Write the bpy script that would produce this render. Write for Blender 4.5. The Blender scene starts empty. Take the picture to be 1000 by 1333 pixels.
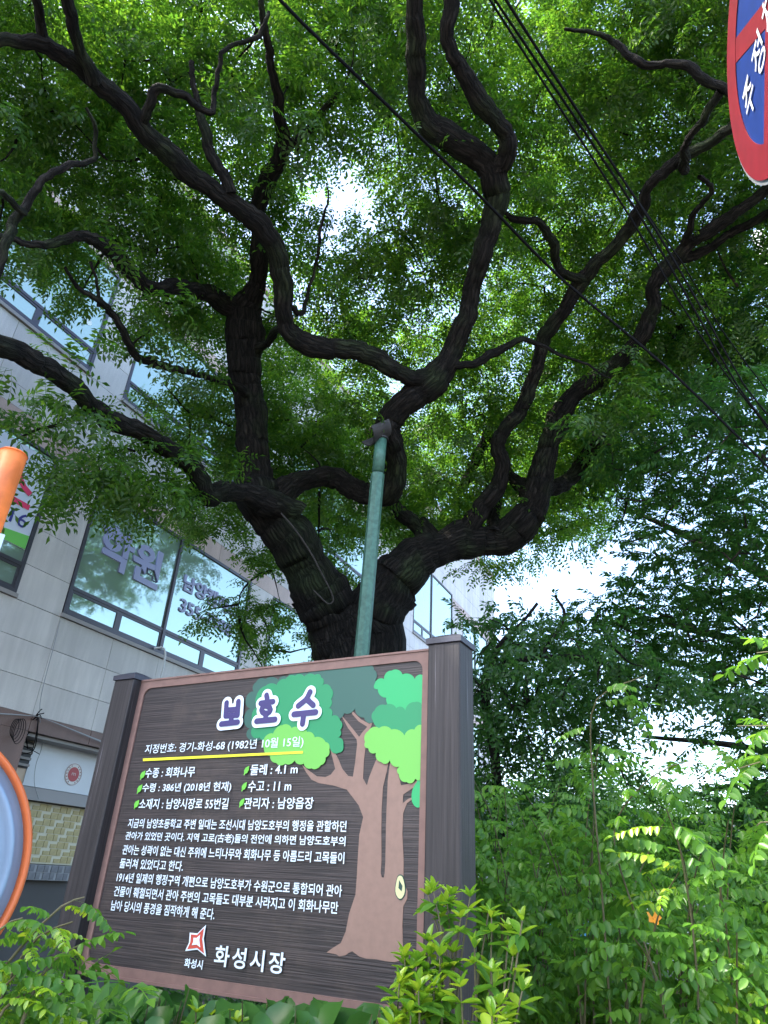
import bpy, bmesh, math
import numpy as np
from mathutils import Vector, Matrix
from mathutils.geometry import tessellate_polygon

scene = bpy.context.scene
COL = scene.collection
rng = np.random.default_rng(7)
RAD = math.radians

# ------------------------------------------------------------------ camera
PITCH, ROLL, FPX = RAD(28.44), RAD(3.155), 889.8
CAM = np.array([0.0, 0.0, 1.55])
_f = np.array([0, math.cos(PITCH), math.sin(PITCH)]); _r = np.array([1.0, 0, 0]); _u = np.cross(_r, _f)
RX = math.cos(ROLL) * _r + math.sin(ROLL) * _u
UX = -math.sin(ROLL) * _r + math.cos(ROLL) * _u
cam_data = bpy.data.cameras.new("camera")
cam_data.sensor_fit = 'VERTICAL'; cam_data.sensor_height = 36.0
cam_data.lens = FPX / 1333 * 36.0
cam_data.clip_start = 0.05; cam_data.clip_end = 2000
cam = bpy.data.objects.new("camera", cam_data); COL.objects.link(cam)
cam.matrix_world = Matrix(((RX[0], UX[0], -_f[0], CAM[0]), (RX[1], UX[1], -_f[1], CAM[1]), (RX[2], UX[2], -_f[2], CAM[2]), (0, 0, 0, 1)))
scene.camera = cam

# ------------------------------------------------------------------ sky, sun, exposure
SUN_AZ, SUN_EL = RAD(-100), RAD(52)
world = bpy.data.worlds.new("World"); scene.world = world; world.use_nodes = True
wn = world.node_tree.nodes; wl = world.node_tree.links
sky = wn.new("ShaderNodeTexSky"); sky.sky_type = 'NISHITA'; sky.sun_disc = False
sky.sun_elevation = SUN_EL; sky.sun_rotation = SUN_AZ
sky.air_density = 1.0; sky.dust_density = 2.6; sky.ozone_density = 1.0
wl.new(sky.outputs[0], wn["Background"].inputs[0]); wn["Background"].inputs[1].default_value = 0.15
sd = bpy.data.lights.new("sun", 'SUN'); sd.energy = 2.4; sd.angle = RAD(0.5); sd.color = (1.0, 0.94, 0.84)
sun = bpy.data.objects.new("sun", sd); COL.objects.link(sun)
SUN = Vector((math.sin(SUN_AZ) * math.cos(SUN_EL), math.cos(SUN_AZ) * math.cos(SUN_EL), math.sin(SUN_EL)))
sun.rotation_euler = SUN.to_track_quat('Z', 'Y').to_euler(); sun.location = (5, 5, 30)
scene.view_settings.view_transform = 'Standard'; scene.view_settings.look = 'None'
scene.view_settings.gamma = 1; scene.view_settings.use_curve_mapping = False
scene.view_settings.exposure = 2.75
scene.render.engine = 'CYCLES'
scene.cycles.max_bounces = 8; scene.cycles.diffuse_bounces = 4; scene.cycles.transmission_bounces = 4

def ray(x, y): return (x - 500) / FPX * RX - (y - 666.5) / FPX * UX + _f
def P(x, y, R):
    v = ray(x, y); return CAM + v / np.linalg.norm(v) * R
def depth_px(X):   # metres per photo pixel at X
    return float((np.asarray(X) - CAM) @ _f) / FPX

# ------------------------------------------------------------------ materials
def new_mat(name):
    m = bpy.data.materials.new(name); m.use_nodes = True
    return m, m.node_tree.nodes, m.node_tree.links, m.node_tree.nodes["Principled BSDF"]
def simple(name, col, rough=0.6, metal=0.0, noise=0.0, scale=20.0, bump=0.0, detail=6, spec=None, col2=None, stretch=None):
    m, n, l, b = new_mat(name)
    b.inputs["Roughness"].default_value = rough; b.inputs["Metallic"].default_value = metal
    if spec is not None: b.inputs["Specular IOR Level"].default_value = spec
    b.inputs["Base Color"].default_value = (*col, 1)
    if noise or bump or col2:
        tc = n.new("ShaderNodeTexCoord"); mp = n.new("ShaderNodeMapping"); l.new(tc.outputs["Object"], mp.inputs[0])
        if stretch: mp.inputs["Scale"].default_value = stretch
        t = n.new("ShaderNodeTexNoise"); t.inputs["Scale"].default_value = scale; t.inputs["Detail"].default_value = detail
        l.new(mp.outputs[0], t.inputs[0])
        if noise or col2:
            r = n.new("ShaderNodeValToRGB")
            c2 = col2 or tuple(min(1, c * (1 + noise)) for c in col)
            c1 = col if col2 else tuple(c * (1 - noise) for c in col)
            r.color_ramp.elements[0].position = .35; r.color_ramp.elements[1].position = .65
            r.color_ramp.elements[0].color = (*c1, 1); r.color_ramp.elements[1].color = (*c2, 1)
            l.new(t.outputs[0], r.inputs[0]); l.new(r.outputs[0], b.inputs["Base Color"])
        if bump:
            bp = n.new("ShaderNodeBump"); bp.inputs["Strength"].default_value = bump; bp.inputs["Distance"].default_value = 0.01
            l.new(t.outputs[0], bp.inputs["Height"]); l.new(bp.outputs[0], b.inputs["Normal"])
    return m

def leaf_mat(name, cols, trans, gloss=0.05, tfac=0.5):
    """every leaf is an island of its own with its own tint"""
    m = bpy.data.materials.new(name); m.use_nodes = True
    n = m.node_tree.nodes; l = m.node_tree.links; n.clear()
    out = n.new("ShaderNodeOutputMaterial"); geo = n.new("ShaderNodeNewGeometry"); oi = n.new("ShaderNodeObjectInfo")
    add = n.new("ShaderNodeMath"); add.operation = 'ADD'; l.new(geo.outputs["Random Per Island"], add.inputs[0]); l.new(oi.outputs["Random"], add.inputs[1])
    fr = n.new("ShaderNodeMath"); fr.operation = 'FRACT'; l.new(add.outputs[0], fr.inputs[0])
    tc = n.new("ShaderNodeTexCoord")
    def ramp(cs):
        r = n.new("ShaderNodeValToRGB"); r.color_ramp.elements[0].color = (*cs[0], 1); r.color_ramp.elements[1].color = (*cs[-1], 1)
        for i, c in enumerate(cs[1:-1]):
            e = r.color_ramp.elements.new((i + 1) / (len(cs) - 1)); e.color = (*c, 1)
        l.new(fr.outputs[0], r.inputs[0]); return r
    rc, rt = ramp(cols), ramp(trans)
    d = n.new("ShaderNodeBsdfDiffuse"); t = n.new("ShaderNodeBsdfTranslucent"); g = n.new("ShaderNodeBsdfGlossy"); g.inputs["Roughness"].default_value = .35
    l.new(rc.outputs[0], d.inputs[0]); l.new(rt.outputs[0], t.inputs[0])
    m1 = n.new("ShaderNodeMixShader"); m1.inputs[0].default_value = tfac; l.new(d.outputs[0], m1.inputs[1]); l.new(t.outputs[0], m1.inputs[2])
    m2 = n.new("ShaderNodeMixShader"); m2.inputs[0].default_value = gloss; l.new(m1.outputs[0], m2.inputs[1]); l.new(g.outputs[0], m2.inputs[2])
    l.new(m2.outputs[0], out.inputs[0]); return m

def bark_mat(name, dark, light, moss=0.0):
    m, n, l, b = new_mat(name); b.inputs["Roughness"].default_value = .9; b.inputs["Specular IOR Level"].default_value = .2
    at = n.new("ShaderNodeAttribute"); at.attribute_name = "bark"
    t = n.new("ShaderNodeTexNoise"); t.inputs["Scale"].default_value = 28; t.inputs["Detail"].default_value = 8; t.inputs["Roughness"].default_value = .65
    l.new(at.outputs["Vector"], t.inputs[0])
    v = n.new("ShaderNodeTexVoronoi"); v.feature = 'DISTANCE_TO_EDGE'; v.inputs["Scale"].default_value = 26
    mx = n.new("ShaderNodeVectorMath"); mx.operation = 'MULTIPLY_ADD'; l.new(t.outputs["Color"], mx.inputs[0]); mx.inputs[1].default_value = (.06, .06, .06); l.new(at.outputs["Vector"], mx.inputs[2])
    l.new(mx.outputs[0], v.inputs[0])
    r = n.new("ShaderNodeValToRGB"); r.color_ramp.elements[0].position = .3; r.color_ramp.elements[1].position = .72
    r.color_ramp.elements[0].color = (*dark, 1); r.color_ramp.elements[1].color = (*light, 1); l.new(t.outputs[0], r.inputs[0])
    base = r.outputs[0]
    t2 = n.new("ShaderNodeTexNoise"); t2.inputs["Scale"].default_value = 2.2; tc = n.new("ShaderNodeTexCoord"); l.new(tc.outputs["Object"], t2.inputs[0])
    r2 = n.new("ShaderNodeValToRGB"); r2.color_ramp.elements[0].position = .5; r2.color_ramp.elements[1].position = .68
    r2.color_ramp.elements[1].color = (moss, moss, moss, 1); l.new(t2.outputs[0], r2.inputs[0])
    mixc = n.new("ShaderNodeMix"); mixc.data_type = 'RGBA'; l.new(r2.outputs[0], mixc.inputs[0]); l.new(base, mixc.inputs[6]); mixc.inputs[7].default_value = (.045, .07, .025, 1)
    l.new(mixc.outputs[2], b.inputs["Base Color"])
    cr_ = n.new("ShaderNodeMapRange"); cr_.inputs[1].default_value = .0; cr_.inputs[2].default_value = .16; cr_.inputs[3].default_value = .35; l.new(v.outputs[0], cr_.inputs[0])
    cs_ = n.new("ShaderNodeVectorMath"); cs_.operation = 'SCALE'; l.new(mixc.outputs[2], cs_.inputs[0]); l.new(cr_.outputs[0], cs_.inputs["Scale"]); l.new(cs_.outputs[0], b.inputs["Base Color"])
    sm = n.new("ShaderNodeMath"); sm.operation = 'MINIMUM'; sm.inputs[1].default_value = .25; l.new(v.outputs[0], sm.inputs[0])
    s2 = n.new("ShaderNodeMath"); s2.operation = 'MULTIPLY_ADD'; l.new(sm.outputs[0], s2.inputs[0]); s2.inputs[1].default_value = 3; l.new(t.outputs[0], s2.inputs[2])
    bp = n.new("ShaderNodeBump"); bp.inputs["Strength"].default_value = 1; bp.inputs["Distance"].default_value = .045
    l.new(s2.outputs[0], bp.inputs["Height"]); l.new(bp.outputs[0], b.inputs["Normal"])
    return m

M_bark = bark_mat("dark_bark", (.007, .006, .005), (.042, .034, .028), .5)
M_bark2 = bark_mat("grey_bark", (.03, .026, .022), (.12, .10, .085))
M_twig = simple("twig", (.03, .028, .018), .8)
M_leafA = leaf_mat("pagoda_leaf", [(.026, .07, .010), (.04, .098, .014), (.065, .13, .018)], [(.09, .25, .02), (.15, .36, .025), (.26, .46, .03)], .03, .5)
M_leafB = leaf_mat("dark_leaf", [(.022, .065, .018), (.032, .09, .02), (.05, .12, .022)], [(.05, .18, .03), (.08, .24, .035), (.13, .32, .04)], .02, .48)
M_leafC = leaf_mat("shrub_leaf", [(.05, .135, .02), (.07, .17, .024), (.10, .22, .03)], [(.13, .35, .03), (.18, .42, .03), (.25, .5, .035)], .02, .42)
M_leafD = leaf_mat("young_leaf", [(.10, .24, .02), (.18, .34, .02), (.32, .45, .03)], [(.25, .5, .03), (.38, .6, .03), (.55, .7, .04)], .05, .4)
M_leafE = leaf_mat("broad_leaf", [(.03, .10, .016), (.055, .145, .022)], [(.06, .2, .04), (.1, .28, .05)], .03, .35)
M_leafF = leaf_mat("far_leaf", [(.06, .15, .03), (.09, .20, .04)], [(.15, .35, .04), (.2, .42, .05)], .05, .45)

def granite(name, col, amt, scale=160):
    m, n, l, b = new_mat(name); b.inputs["Roughness"].default_value = .55
    tc = n.new("ShaderNodeTexCoord"); oi = n.new("ShaderNodeObjectInfo")
    t = n.new("ShaderNodeTexNoise"); t.inputs["Scale"].default_value = scale; t.inputs["Detail"].default_value = 3; l.new(tc.outputs["Object"], t.inputs[0])
    r = n.new("ShaderNodeValToRGB"); r.color_ramp.elements[0].position = .38; r.color_ramp.elements[1].position = .6
    r.color_ramp.elements[0].color = (*[c * (1 - amt) for c in col], 1); r.color_ramp.elements[1].color = (*[c * (1 + amt * .5) for c in col], 1)
    l.new(t.outputs[0], r.inputs[0])
    t2 = n.new("ShaderNodeTexNoise"); t2.inputs["Scale"].default_value = 1.3; t2.inputs["Detail"].default_value = 5; l.new(tc.outputs["Object"], t2.inputs[0])
    mr = n.new("ShaderNodeMapRange"); mr.inputs[1].default_value = .3; mr.inputs[2].default_value = .7; mr.inputs[3].default_value = .88; mr.inputs[4].default_value = 1.05; l.new(t2.outputs[0], mr.inputs[0])
    mo = n.new("ShaderNodeMapRange"); mo.inputs[3].default_value = .93; mo.inputs[4].default_value = 1.05; l.new(oi.outputs["Random"], mo.inputs[0])
    mm = n.new("ShaderNodeMath"); mm.operation = 'MULTIPLY'; l.new(mr.outputs[0], mm.inputs[0]); l.new(mo.outputs[0], mm.inputs[1])
    gp = n.new("ShaderNodeNewGeometry"); mp = n.new("ShaderNodeMapping"); mp.inputs["Scale"].default_value = (3.5, 3.5, .35); l.new(gp.outputs["Position"], mp.inputs[0])
    t4 = n.new("ShaderNodeTexNoise"); t4.inputs["Scale"].default_value = 1.6; t4.inputs["Detail"].default_value = 6; t4.inputs["Roughness"].default_value = .65; l.new(mp.outputs[0], t4.inputs[0])
    m4 = n.new("ShaderNodeMapRange"); m4.inputs[1].default_value = .42; m4.inputs[2].default_value = .62; m4.inputs[3].default_value = .88; m4.inputs[4].default_value = 1.03; l.new(t4.outputs[0], m4.inputs[0])
    m5 = n.new("ShaderNodeMath"); m5.operation = 'MULTIPLY'; l.new(mm.outputs[0], m5.inputs[0]); l.new(m4.outputs[0], m5.inputs[1]); mm = m5
    sc = n.new("ShaderNodeVectorMath"); sc.operation = 'SCALE'; l.new(r.outputs[0], sc.inputs[0]); l.new(mm.outputs[0], sc.inputs["Scale"])
    l.new(sc.outputs[0], b.inputs["Base Color"]); return m
M_granite = granite("grey_granite", (.64, .585, .54), .22)
M_pink = granite("pink_granite", (.55, .39, .32), .25)
M_brown = granite("brown_granite", (.19, .105, .08), .35)
M_grout = simple("grout", (.09, .085, .08), .9)
M_frame = simple("window_frame", (.05, .045, .055), .4, .3)
M_sill = simple("window_sill", (.28, .25, .23), .6)
def glass_mat(name, col, rough):
    m, n, l, b = new_mat(name); b.inputs["Base Color"].default_value = (*col, 1); b.inputs["Roughness"].default_value = rough
    b.inputs["Metallic"].default_value = .55; b.inputs["Specular IOR Level"].default_value = 1.0; b.inputs["Coat Weight"].default_value = .5; b.inputs["Coat Roughness"].default_value = .02
    tc = n.new("ShaderNodeTexCoord"); t = n.new("ShaderNodeTexNoise"); t.inputs["Scale"].default_value = 1.6; l.new(tc.outputs["Object"], t.inputs[0])
    bp = n.new("ShaderNodeBump"); bp.inputs["Strength"].default_value = .06; bp.inputs["Distance"].default_value = .05; l.new(t.outputs[0], bp.inputs["Height"]); l.new(bp.outputs[0], b.inputs["Normal"])
    return m
M_glass = glass_mat("tinted_glass", (.36, .47, .40), .03)
M_wood = simple("dark_stained_post", (.022, .018, .024), .55, noise=.5, scale=9, bump=.25, stretch=(14, 14, .6))

# ------------------------------------------------------------------ object helpers
def link(o, parent=None):
    COL.objects.link(o)
    if parent is not None: o.parent = parent
    return o
def tag(o, label=None, cat=None, group=None, kind=None):
    if label: o["label"] = label
    if cat: o["category"] = cat
    if group: o["group"] = group
    if kind: o["kind"] = kind
    return o
def empty(name, loc, rz=0.0, label=None, cat=None, group=None):
    o = bpy.data.objects.new(name, None); COL.objects.link(o); o.empty_display_size = .1
    o.location = Vector([float(c) for c in loc]); o.rotation_euler = (0, 0, rz); tag(o, label, cat, group); return o
def mesh_np(name, verts, faces, mats, smooth=False, attr=None):
    """verts (N,3) array, faces (M,k) int array with one k"""
    verts = np.ascontiguousarray(verts, dtype=np.float32); faces = np.ascontiguousarray(faces, dtype=np.int32)
    me = bpy.data.meshes.new(name); nv, (nf, k) = len(verts), faces.shape
    me.vertices.add(nv); me.vertices.foreach_set("co", verts.ravel())
    me.loops.add(nf * k); me.loops.foreach_set("vertex_index", faces.ravel())
    me.polygons.add(nf); me.polygons.foreach_set("loop_start", np.arange(0, nf * k, k, dtype=np.int32))
    me.polygons.foreach_set("loop_total", np.full(nf, k, dtype=np.int32))
    if smooth: me.polygons.foreach_set("use_smooth", np.ones(nf, dtype=bool))
    me.update(calc_edges=True)
    if attr is not None:
        a = me.attributes.new("bark", 'FLOAT_VECTOR', 'POINT'); a.data.foreach_set("vector", np.ascontiguousarray(attr, dtype=np.float32).ravel())
    for m in (mats if isinstance(mats, (list, tuple)) else [mats]): me.materials.append(m)
    return me
def obj(name, me, parent=None): return link(bpy.data.objects.new(name, me), parent)

BOXF = [(0, 3, 2, 1), (4, 5, 6, 7), (0, 1, 5, 4), (1, 2, 6, 5), (2, 3, 7, 6), (3, 0, 4, 7)]
class MB:
    def __init__(s): s.v, s.f, s.m = [], [], []
    def box(s, x0, x1, y0, y1, z0, z1, mi=0):
        b = len(s.v)
        s.v += [(x0, y0, z0), (x1, y0, z0), (x1, y1, z0), (x0, y1, z0), (x0, y0, z1), (x1, y0, z1), (x1, y1, z1), (x0, y1, z1)]
        s.f += [tuple(b + i for i in q) for q in BOXF]; s.m += [mi] * 6; return s
    def prism(s, pts, y0, y1, mi=0):
        """polygon in x,z extruded from y0 (front) to y1 (back)"""
        n = len(pts); b = len(s.v)
        s.v += [(p[0], y0, p[1]) for p in pts] + [(p[0], y1, p[1]) for p in pts]
        tr = tessellate_polygon([[Vector((p[0], p[1], 0)) for p in pts]])
        for t in tr:
            a, c, d = [Vector((pts[i][0], pts[i][1])) for i in t]
            cr = (c - a).x * (d - a).y - (c - a).y * (d - a).x
            t = t if cr > 0 else (t[0], t[2], t[1])
            s.f.append(tuple(b + i for i in t)); s.m.append(mi)
            s.f.append(tuple(b + n + i for i in reversed(t))); s.m.append(mi)
        area = sum(pts[i][0] * pts[(i + 1) % n][1] - pts[(i + 1) % n][0] * pts[i][1] for i in range(n))
        for i in range(n):
            j = (i + 1) % n
            q = (b + i, b + n + i, b + n + j, b + j); q = q if area > 0 else tuple(reversed(q))
            s.f.append(q); s.m.append(mi)
        return s
    def cyl(s, c0, c1, r0, r1=None, seg=16, mi=0, caps=True):
        r1 = r0 if r1 is None else r1
        c0, c1 = Vector(c0), Vector(c1); d = (c1 - c0).normalized(); a = d.orthogonal().normalized(); bb = d.cross(a); b = len(s.v)
        for c, r in ((c0, r0), (c1, r1)):
            for i in range(seg):
                t = 2 * math.pi * i / seg; s.v.append(tuple(c + r * (math.cos(t) * a + math.sin(t) * bb)))
        for i in range(seg):
            j = (i + 1) % seg; s.f.append((b + i, b + j, b + seg + j, b + seg + i)); s.m.append(mi)
        if caps: s.f.append(tuple(b + i for i in reversed(range(seg)))); s.f.append(tuple(b + seg + i for i in range(seg))); s.m += [mi, mi]
        return s
    def mesh(s, name, mats, smooth=False, bevel=0):
        me = bpy.data.meshes.new(name); me.from_pydata(s.v, [], s.f)
        for m in (mats if isinstance(mats, (list, tuple)) else [mats]): me.materials.append(m)
        me.polygons.foreach_set("material_index", s.m)
        if smooth: me.polygons.foreach_set("use_smooth", [True] * len(s.f))
        me.update()
        if bevel:
            bm = bmesh.new(); bm.from_mesh(me); bmesh.ops.bevel(bm, geom=bm.edges[:], offset=bevel, segments=2, affect='EDGES', profile=.5); bm.to_mesh(me); bm.free()
        return me
    def build(s, name, mats, parent=None, smooth=False, bevel=0): return obj(name, s.mesh(name, mats, smooth, bevel), parent)

def catmull(p, step=0.12):
    p = np.asarray(p, float)
    q = np.vstack([2 * p[0] - p[1], p, 2 * p[-1] - p[-2]]); out = []
    for i in range(1, len(q) - 2):
        n = max(2, int(np.linalg.norm(q[i + 1, :3] - q[i, :3]) / step)); t = np.linspace(0, 1, n, endpoint=False)[:, None]
        a, b, c, d = q[i - 1], q[i], q[i + 1], q[i + 2]
        out.append(.5 * ((2 * b) + (-a + c) * t + (2 * a - 5 * b + 4 * c - d) * t ** 2 + (-a + 3 * b - 3 * c + d) * t ** 3))
    return np.vstack(out + [p[-1:]])
def tube(path, seg=12, rough=0.0, seed=0, flute=0):
    """path (N,4): x y z r ; returns verts, quads, bark coords"""
    n = len(path); X = path[:, :3]; Rr = np.maximum(path[:, 3], .001)
    T = np.gradient(X, axis=0); T /= np.linalg.norm(T, axis=1)[:, None] + 1e-9
    a = np.cross(T[0], [0.3, .5, .8]); a /= np.linalg.norm(a); A = [a]
    for i in range(1, n):
        a = A[-1] - (A[-1] @ T[i]) * T[i]; a /= np.linalg.norm(a) + 1e-9; A.append(a)
    A = np.array(A); Bn = np.cross(T, A); L = np.concatenate([[0], np.cumsum(np.linalg.norm(np.diff(X, axis=0), axis=1))])
    th = np.arange(seg) / seg * 2 * np.pi; g = np.random.default_rng(seed); k = np.ones((n, seg))
    if rough:
        for fr, am in ((1, .5), (2, .5), (3, .35), (5, .22), (8, .14)):
            ph, fl = g.uniform(0, 6.28), g.uniform(1.2, 2.2) * (fr ** .7)
            ph2 = g.uniform(0, 6.28)
            k += rough * am * np.sin(fr * th[None] + ph + 1.5 * np.sin(fl * L[:, None] + ph2)) * (0.6 + .4 * np.sin(fl * 2.3 * L[:, None] + ph))
        k += rough * .2 * np.sin(L * 3.1 + ph)[:, None] * np.sin(L * 7.7)[:, None]
        k += rough * .12 * g.normal(size=k.shape)
    if rough:
        tot = L[-1]
        for _ in range(int(3 + tot * 2.2)):
            l0, t0, sg, am = g.uniform(0, tot), g.uniform(0, 6.28), g.uniform(.06, .14), g.uniform(.04, .20) * min(1.6, rough / .08)
            dt = np.abs((th[None] - t0 + np.pi) % (2 * np.pi) - np.pi); k += am * np.exp(-((L[:, None] - l0) / (sg * 1.6)) ** 2 - (dt / .75) ** 2)
    if flute: k += flute * np.sin(5 * th[None] + 2 * np.sin(L[:, None]))
    V = X[:, None] + (Rr[:, None] * k)[..., None] * (np.cos(th)[None, :, None] * A[:, None] + np.sin(th)[None, :, None] * Bn[:, None])
    bc = np.stack([Rr[:, None] * np.cos(th)[None] + 0 * L[:, None], Rr[:, None] * np.sin(th)[None] + 0 * L[:, None], np.repeat(L[:, None] * .17, seg, 1) + seed * .37], -1)
    i = np.arange(n - 1)[:, None] * seg; j = np.arange(seg)[None]; jn = (j + 1) % seg
    F = np.stack([i + j, i + jn, i + seg + jn, i + seg + j], -1).reshape(-1, 4)
    V = V.reshape(-1, 3); bc = bc.reshape(-1, 3)
    # closed ends
    c = len(V); V = np.vstack([V, X[:1], X[-1:]]); bc = np.vstack([bc, bc[:1], bc[-2:-1]])
    e = (n - 1) * seg; jj = np.arange(seg)
    F = np.vstack([F, np.stack([np.full(seg, c), (jj + 1) % seg, jj, np.full(seg, c)], -1)[:, [0, 1, 2, 2]] if False else np.zeros((0, 4), int)])
    return V, F, bc
def tubes_obj(name, paths, mat, parent=None, seg=12, rough=0.0, seed=0, step=.12):
    VV, FF, BB, o = [], [], [], 0
    for k, p in enumerate(paths):
        q = catmull(p, step) if step else np.asarray(p, float)
        V, F, bc = tube(q, seg, rough, seed + k); VV.append(V); FF.append(F + o); BB.append(bc); o += len(V)
    return obj(name, mesh_np(name, np.vstack(VV), np.vstack(FF), mat, True, np.vstack(BB)), parent)

def text_mesh(body, name, mat, w=None, h=None, extrude=0.0, offset=0.0, spacing=1.0, shear=0.0, res=3):
    """flat lettering in the x,z plane facing -y, lower left corner at 0,0"""
    c = bpy.data.curves.new(name, 'FONT'); c.body = body; c.size = 1.0; c.resolution_u = res
    c.extrude = 0; c.offset = offset; c.space_character = spacing; c.shear = shear; c.fill_mode = 'FRONT'
    if extrude: c.extrude = extrude; c.fill_mode = 'BOTH'
    o = bpy.data.objects.new(name, c); COL.objects.link(o)
    dg = bpy.context.evaluated_depsgraph_get()
    me = bpy.data.meshes.new_from_object(o.evaluated_get(dg)); bpy.data.objects.remove(o); bpy.data.curves.remove(c)
    co = np.empty(len(me.vertices) * 3, np.float32); me.vertices.foreach_get("co", co); co = co.reshape(-1, 3)
    mn, mx = co.min(0), co.max(0); sz = mx - mn
    sx = (w / sz[0]) if w else None; sy = (h / sz[1]) if h else None
    sx = sx or sy; sy = sy or sx
    out = np.stack([(co[:, 0] - mn[0]) * sx, -co[:, 2] * (1.0 if extrude else 1), (co[:, 1] - mn[1]) * sy], -1)
    me.vertices.foreach_set("co", np.ascontiguousarray(out, np.float32).ravel()); me.materials.clear(); me.materials.append(mat); me.name = name; me.update()
    return me

# ------------------------------------------------------------------ leaf machinery
def leaflet(l, w, fold=.25, hi=False):
    """a leaflet from the origin along +x; returns verts, tris"""
    z = w * fold
    if not hi:
        v = np.array([(0, 0, 0), (.45 * l, -w / 2, z), (l, 0, 0), (.45 * l, w / 2, z)]); f = np.array([(0, 1, 2), (0, 2, 3)])
    else:
        v = [(0, 0, 0)]; n = 5
        prof = [(.16, .72), (.4, 1), (.66, .88), (.88, .45)]
        for t, k in prof: v += [(t * l, -w / 2 * k, z * k), (t * l, 0, 0), (t * l, w / 2 * k, z * k)]
        v.append((l, 0, -.03 * l)); v = np.array(v)
        f = [(0, 1, 2), (0, 2, 3)]
        for i in range(3):
            a = 1 + 3 * i; b = a + 3
            f += [(a, b, b + 1), (a, b + 1, a + 1), (a + 1, b + 1, b + 2), (a + 1, b + 2, a + 2)]
        a = 10; f += [(a, 13, a + 1), (a + 1, 13, a + 2)]; f = np.array(f)
    return v, f
def rot(ax, a):
    c, s = math.cos(a), math.sin(a)
    return np.array({'x': ((1, 0, 0), (0, c, -s), (0, s, c)), 'y': ((c, 0, s), (0, 1, 0), (-s, 0, c)), 'z': ((c, -s, 0), (s, c, 0), (0, 0, 1))}[ax])
def join(parts):
    V, F, o = [], [], 0
    for v, f in parts: V.append(v); F.append(f + o); o += len(v)
    return np.vstack(V), np.vstack(F)
def pinnate(g, L=.22, pairs=5, ll=.045, lw=.019, droop=.5, hi=False, hang=.35, rach=True):
    parts = []; pos = lambda t: np.array([L * t * math.cos(droop * t * .6), 0, -L * t * math.sin(droop * t * .6)])
    n = pairs + 1
    for i in range(n):
        t = .25 + .75 * i / (pairs); 
        if i == pairs:
            v, f = leaflet(ll * 1.05, lw, hi=hi); m = rot('y', droop * t + g.normal() * .15); parts.append((v @ m.T + pos(1), f)); continue
        for sd in (-1, 1):
            k = .8 + .2 * math.sin(math.pi * t) + g.normal() * .06
            v, f = leaflet(ll * k, lw * k, hi=hi)
            m = rot('z', sd * (1.15 + g.normal() * .12)) @ rot('y', hang + g.normal() * .18) @ rot('x', g.normal() * .25)
            parts.append((v @ (rot('y', droop * t) @ m).T + pos(t), f))
    if rach:
        w = .0016 if hi else .0012; k = 4
        v = np.array([p + q for p in (pos(i / k) for i in range(k + 1)) for q in (np.array([0, -w, 0]), np.array([0, w, .0]))])
        f = np.array([q for i in range(k) for q in ((2 * i, 2 * i + 2, 2 * i + 3), (2 * i, 2 * i + 3, 2 * i + 1))]); parts.append((v, f))
    return join(parts)
def twiglet(g, L=.36, n=8, leaf=None, ang=.9, grav=.35):
    """a twig along +x carrying n leaves"""
    parts = []
    for i in range(n):
        t = (i + .8) / n; sd = 1 if i % 2 else -1
        v, f = leaf(g); m = rot('z', sd * (ang * (1 - .55 * t) + g.normal() * .2)) @ rot('y', grav + g.normal() * .22) @ rot('x', g.normal() * .35)
        parts.append((v @ m.T + np.array([L * t, 0, .03 * math.sin(3 * t)]), f))
    w = .002; v = np.array([(0, -w, 0), (0, w, 0), (L, w * .3, 0), (L, -w * .3, 0), (0, 0, -w * 1.6)]); parts.append((v, np.array([(0, 1, 2), (0, 2, 3), (0, 3, 4), (4, 2, 1)])))
    return join(parts)
def scatter(protos, pos, g, tilt=.45, smin=.8, smax=1.15, az=None, out_bias=None):
    """instances of the prototypes merged into one vertex and face array"""
    VV, FF, o = [], [], 0; idx = g.integers(0, len(protos), len(pos))
    for k, (v, f) in enumerate(protos):
        p = pos[idx == k]; n = len(p)
        if not n: continue
        a = g.uniform(0, 2 * np.pi, n) if az is None else az[idx == k] + g.normal(size=n) * .6
        b = g.normal(size=n) * tilt; c = g.normal(size=n) * tilt; s = g.uniform(smin, smax, n)
        ca, sa, cb, sb, cc, sc_ = np.cos(a), np.sin(a), np.cos(b), np.sin(b), np.cos(c), np.sin(c); z = np.zeros(n); on = np.ones(n)
        Rz = np.stack([np.stack([ca, -sa, z], -1), np.stack([sa, ca, z], -1), np.stack([z, z, on], -1)], 1)
        Ry = np.stack([np.stack([cb, z, sb], -1), np.stack([z, on, z], -1), np.stack([-sb, z, cb], -1)], 1)
        Rx = np.stack([np.stack([on, z, z], -1), np.stack([z, cc, -sc_], -1), np.stack([z, sc_, cc], -1)], 1)
        Mx = Rz @ Ry @ Rx * s[:, None, None]
        W = np.einsum('nij,vj->nvi', Mx, v) + p[:, None]
        VV.append(W.reshape(-1, 3)); FF.append((f[None] + (np.arange(n) * len(v))[:, None, None]).reshape(-1, 3) + o); o += n * len(v)
    return np.vstack(VV), np.vstack(FF)

# ================================================================== GROUND
M_ground = simple("soil", (.07, .055, .04), .95, noise=.4, scale=6, bump=.4)
M_asph = simple("asphalt", (.05, .05, .052), .9, noise=.25, scale=30, bump=.2)
M_pave = simple("paving", (.22, .2, .19), .85, noise=.2, scale=12, bump=.2)
tag(MB().box(-600, 600, -600, 600, -.5, -.016).build("ground", M_asph), kind="structure")
tag(MB().box(-9, 12, 2.2, 14, -.2, .0).build("planting_bed", M_ground), kind="structure")
tag(MB().box(-6, 8, -2.5, 2.18, -.3, .05).build("pavement", M_pave), kind="structure")

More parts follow.
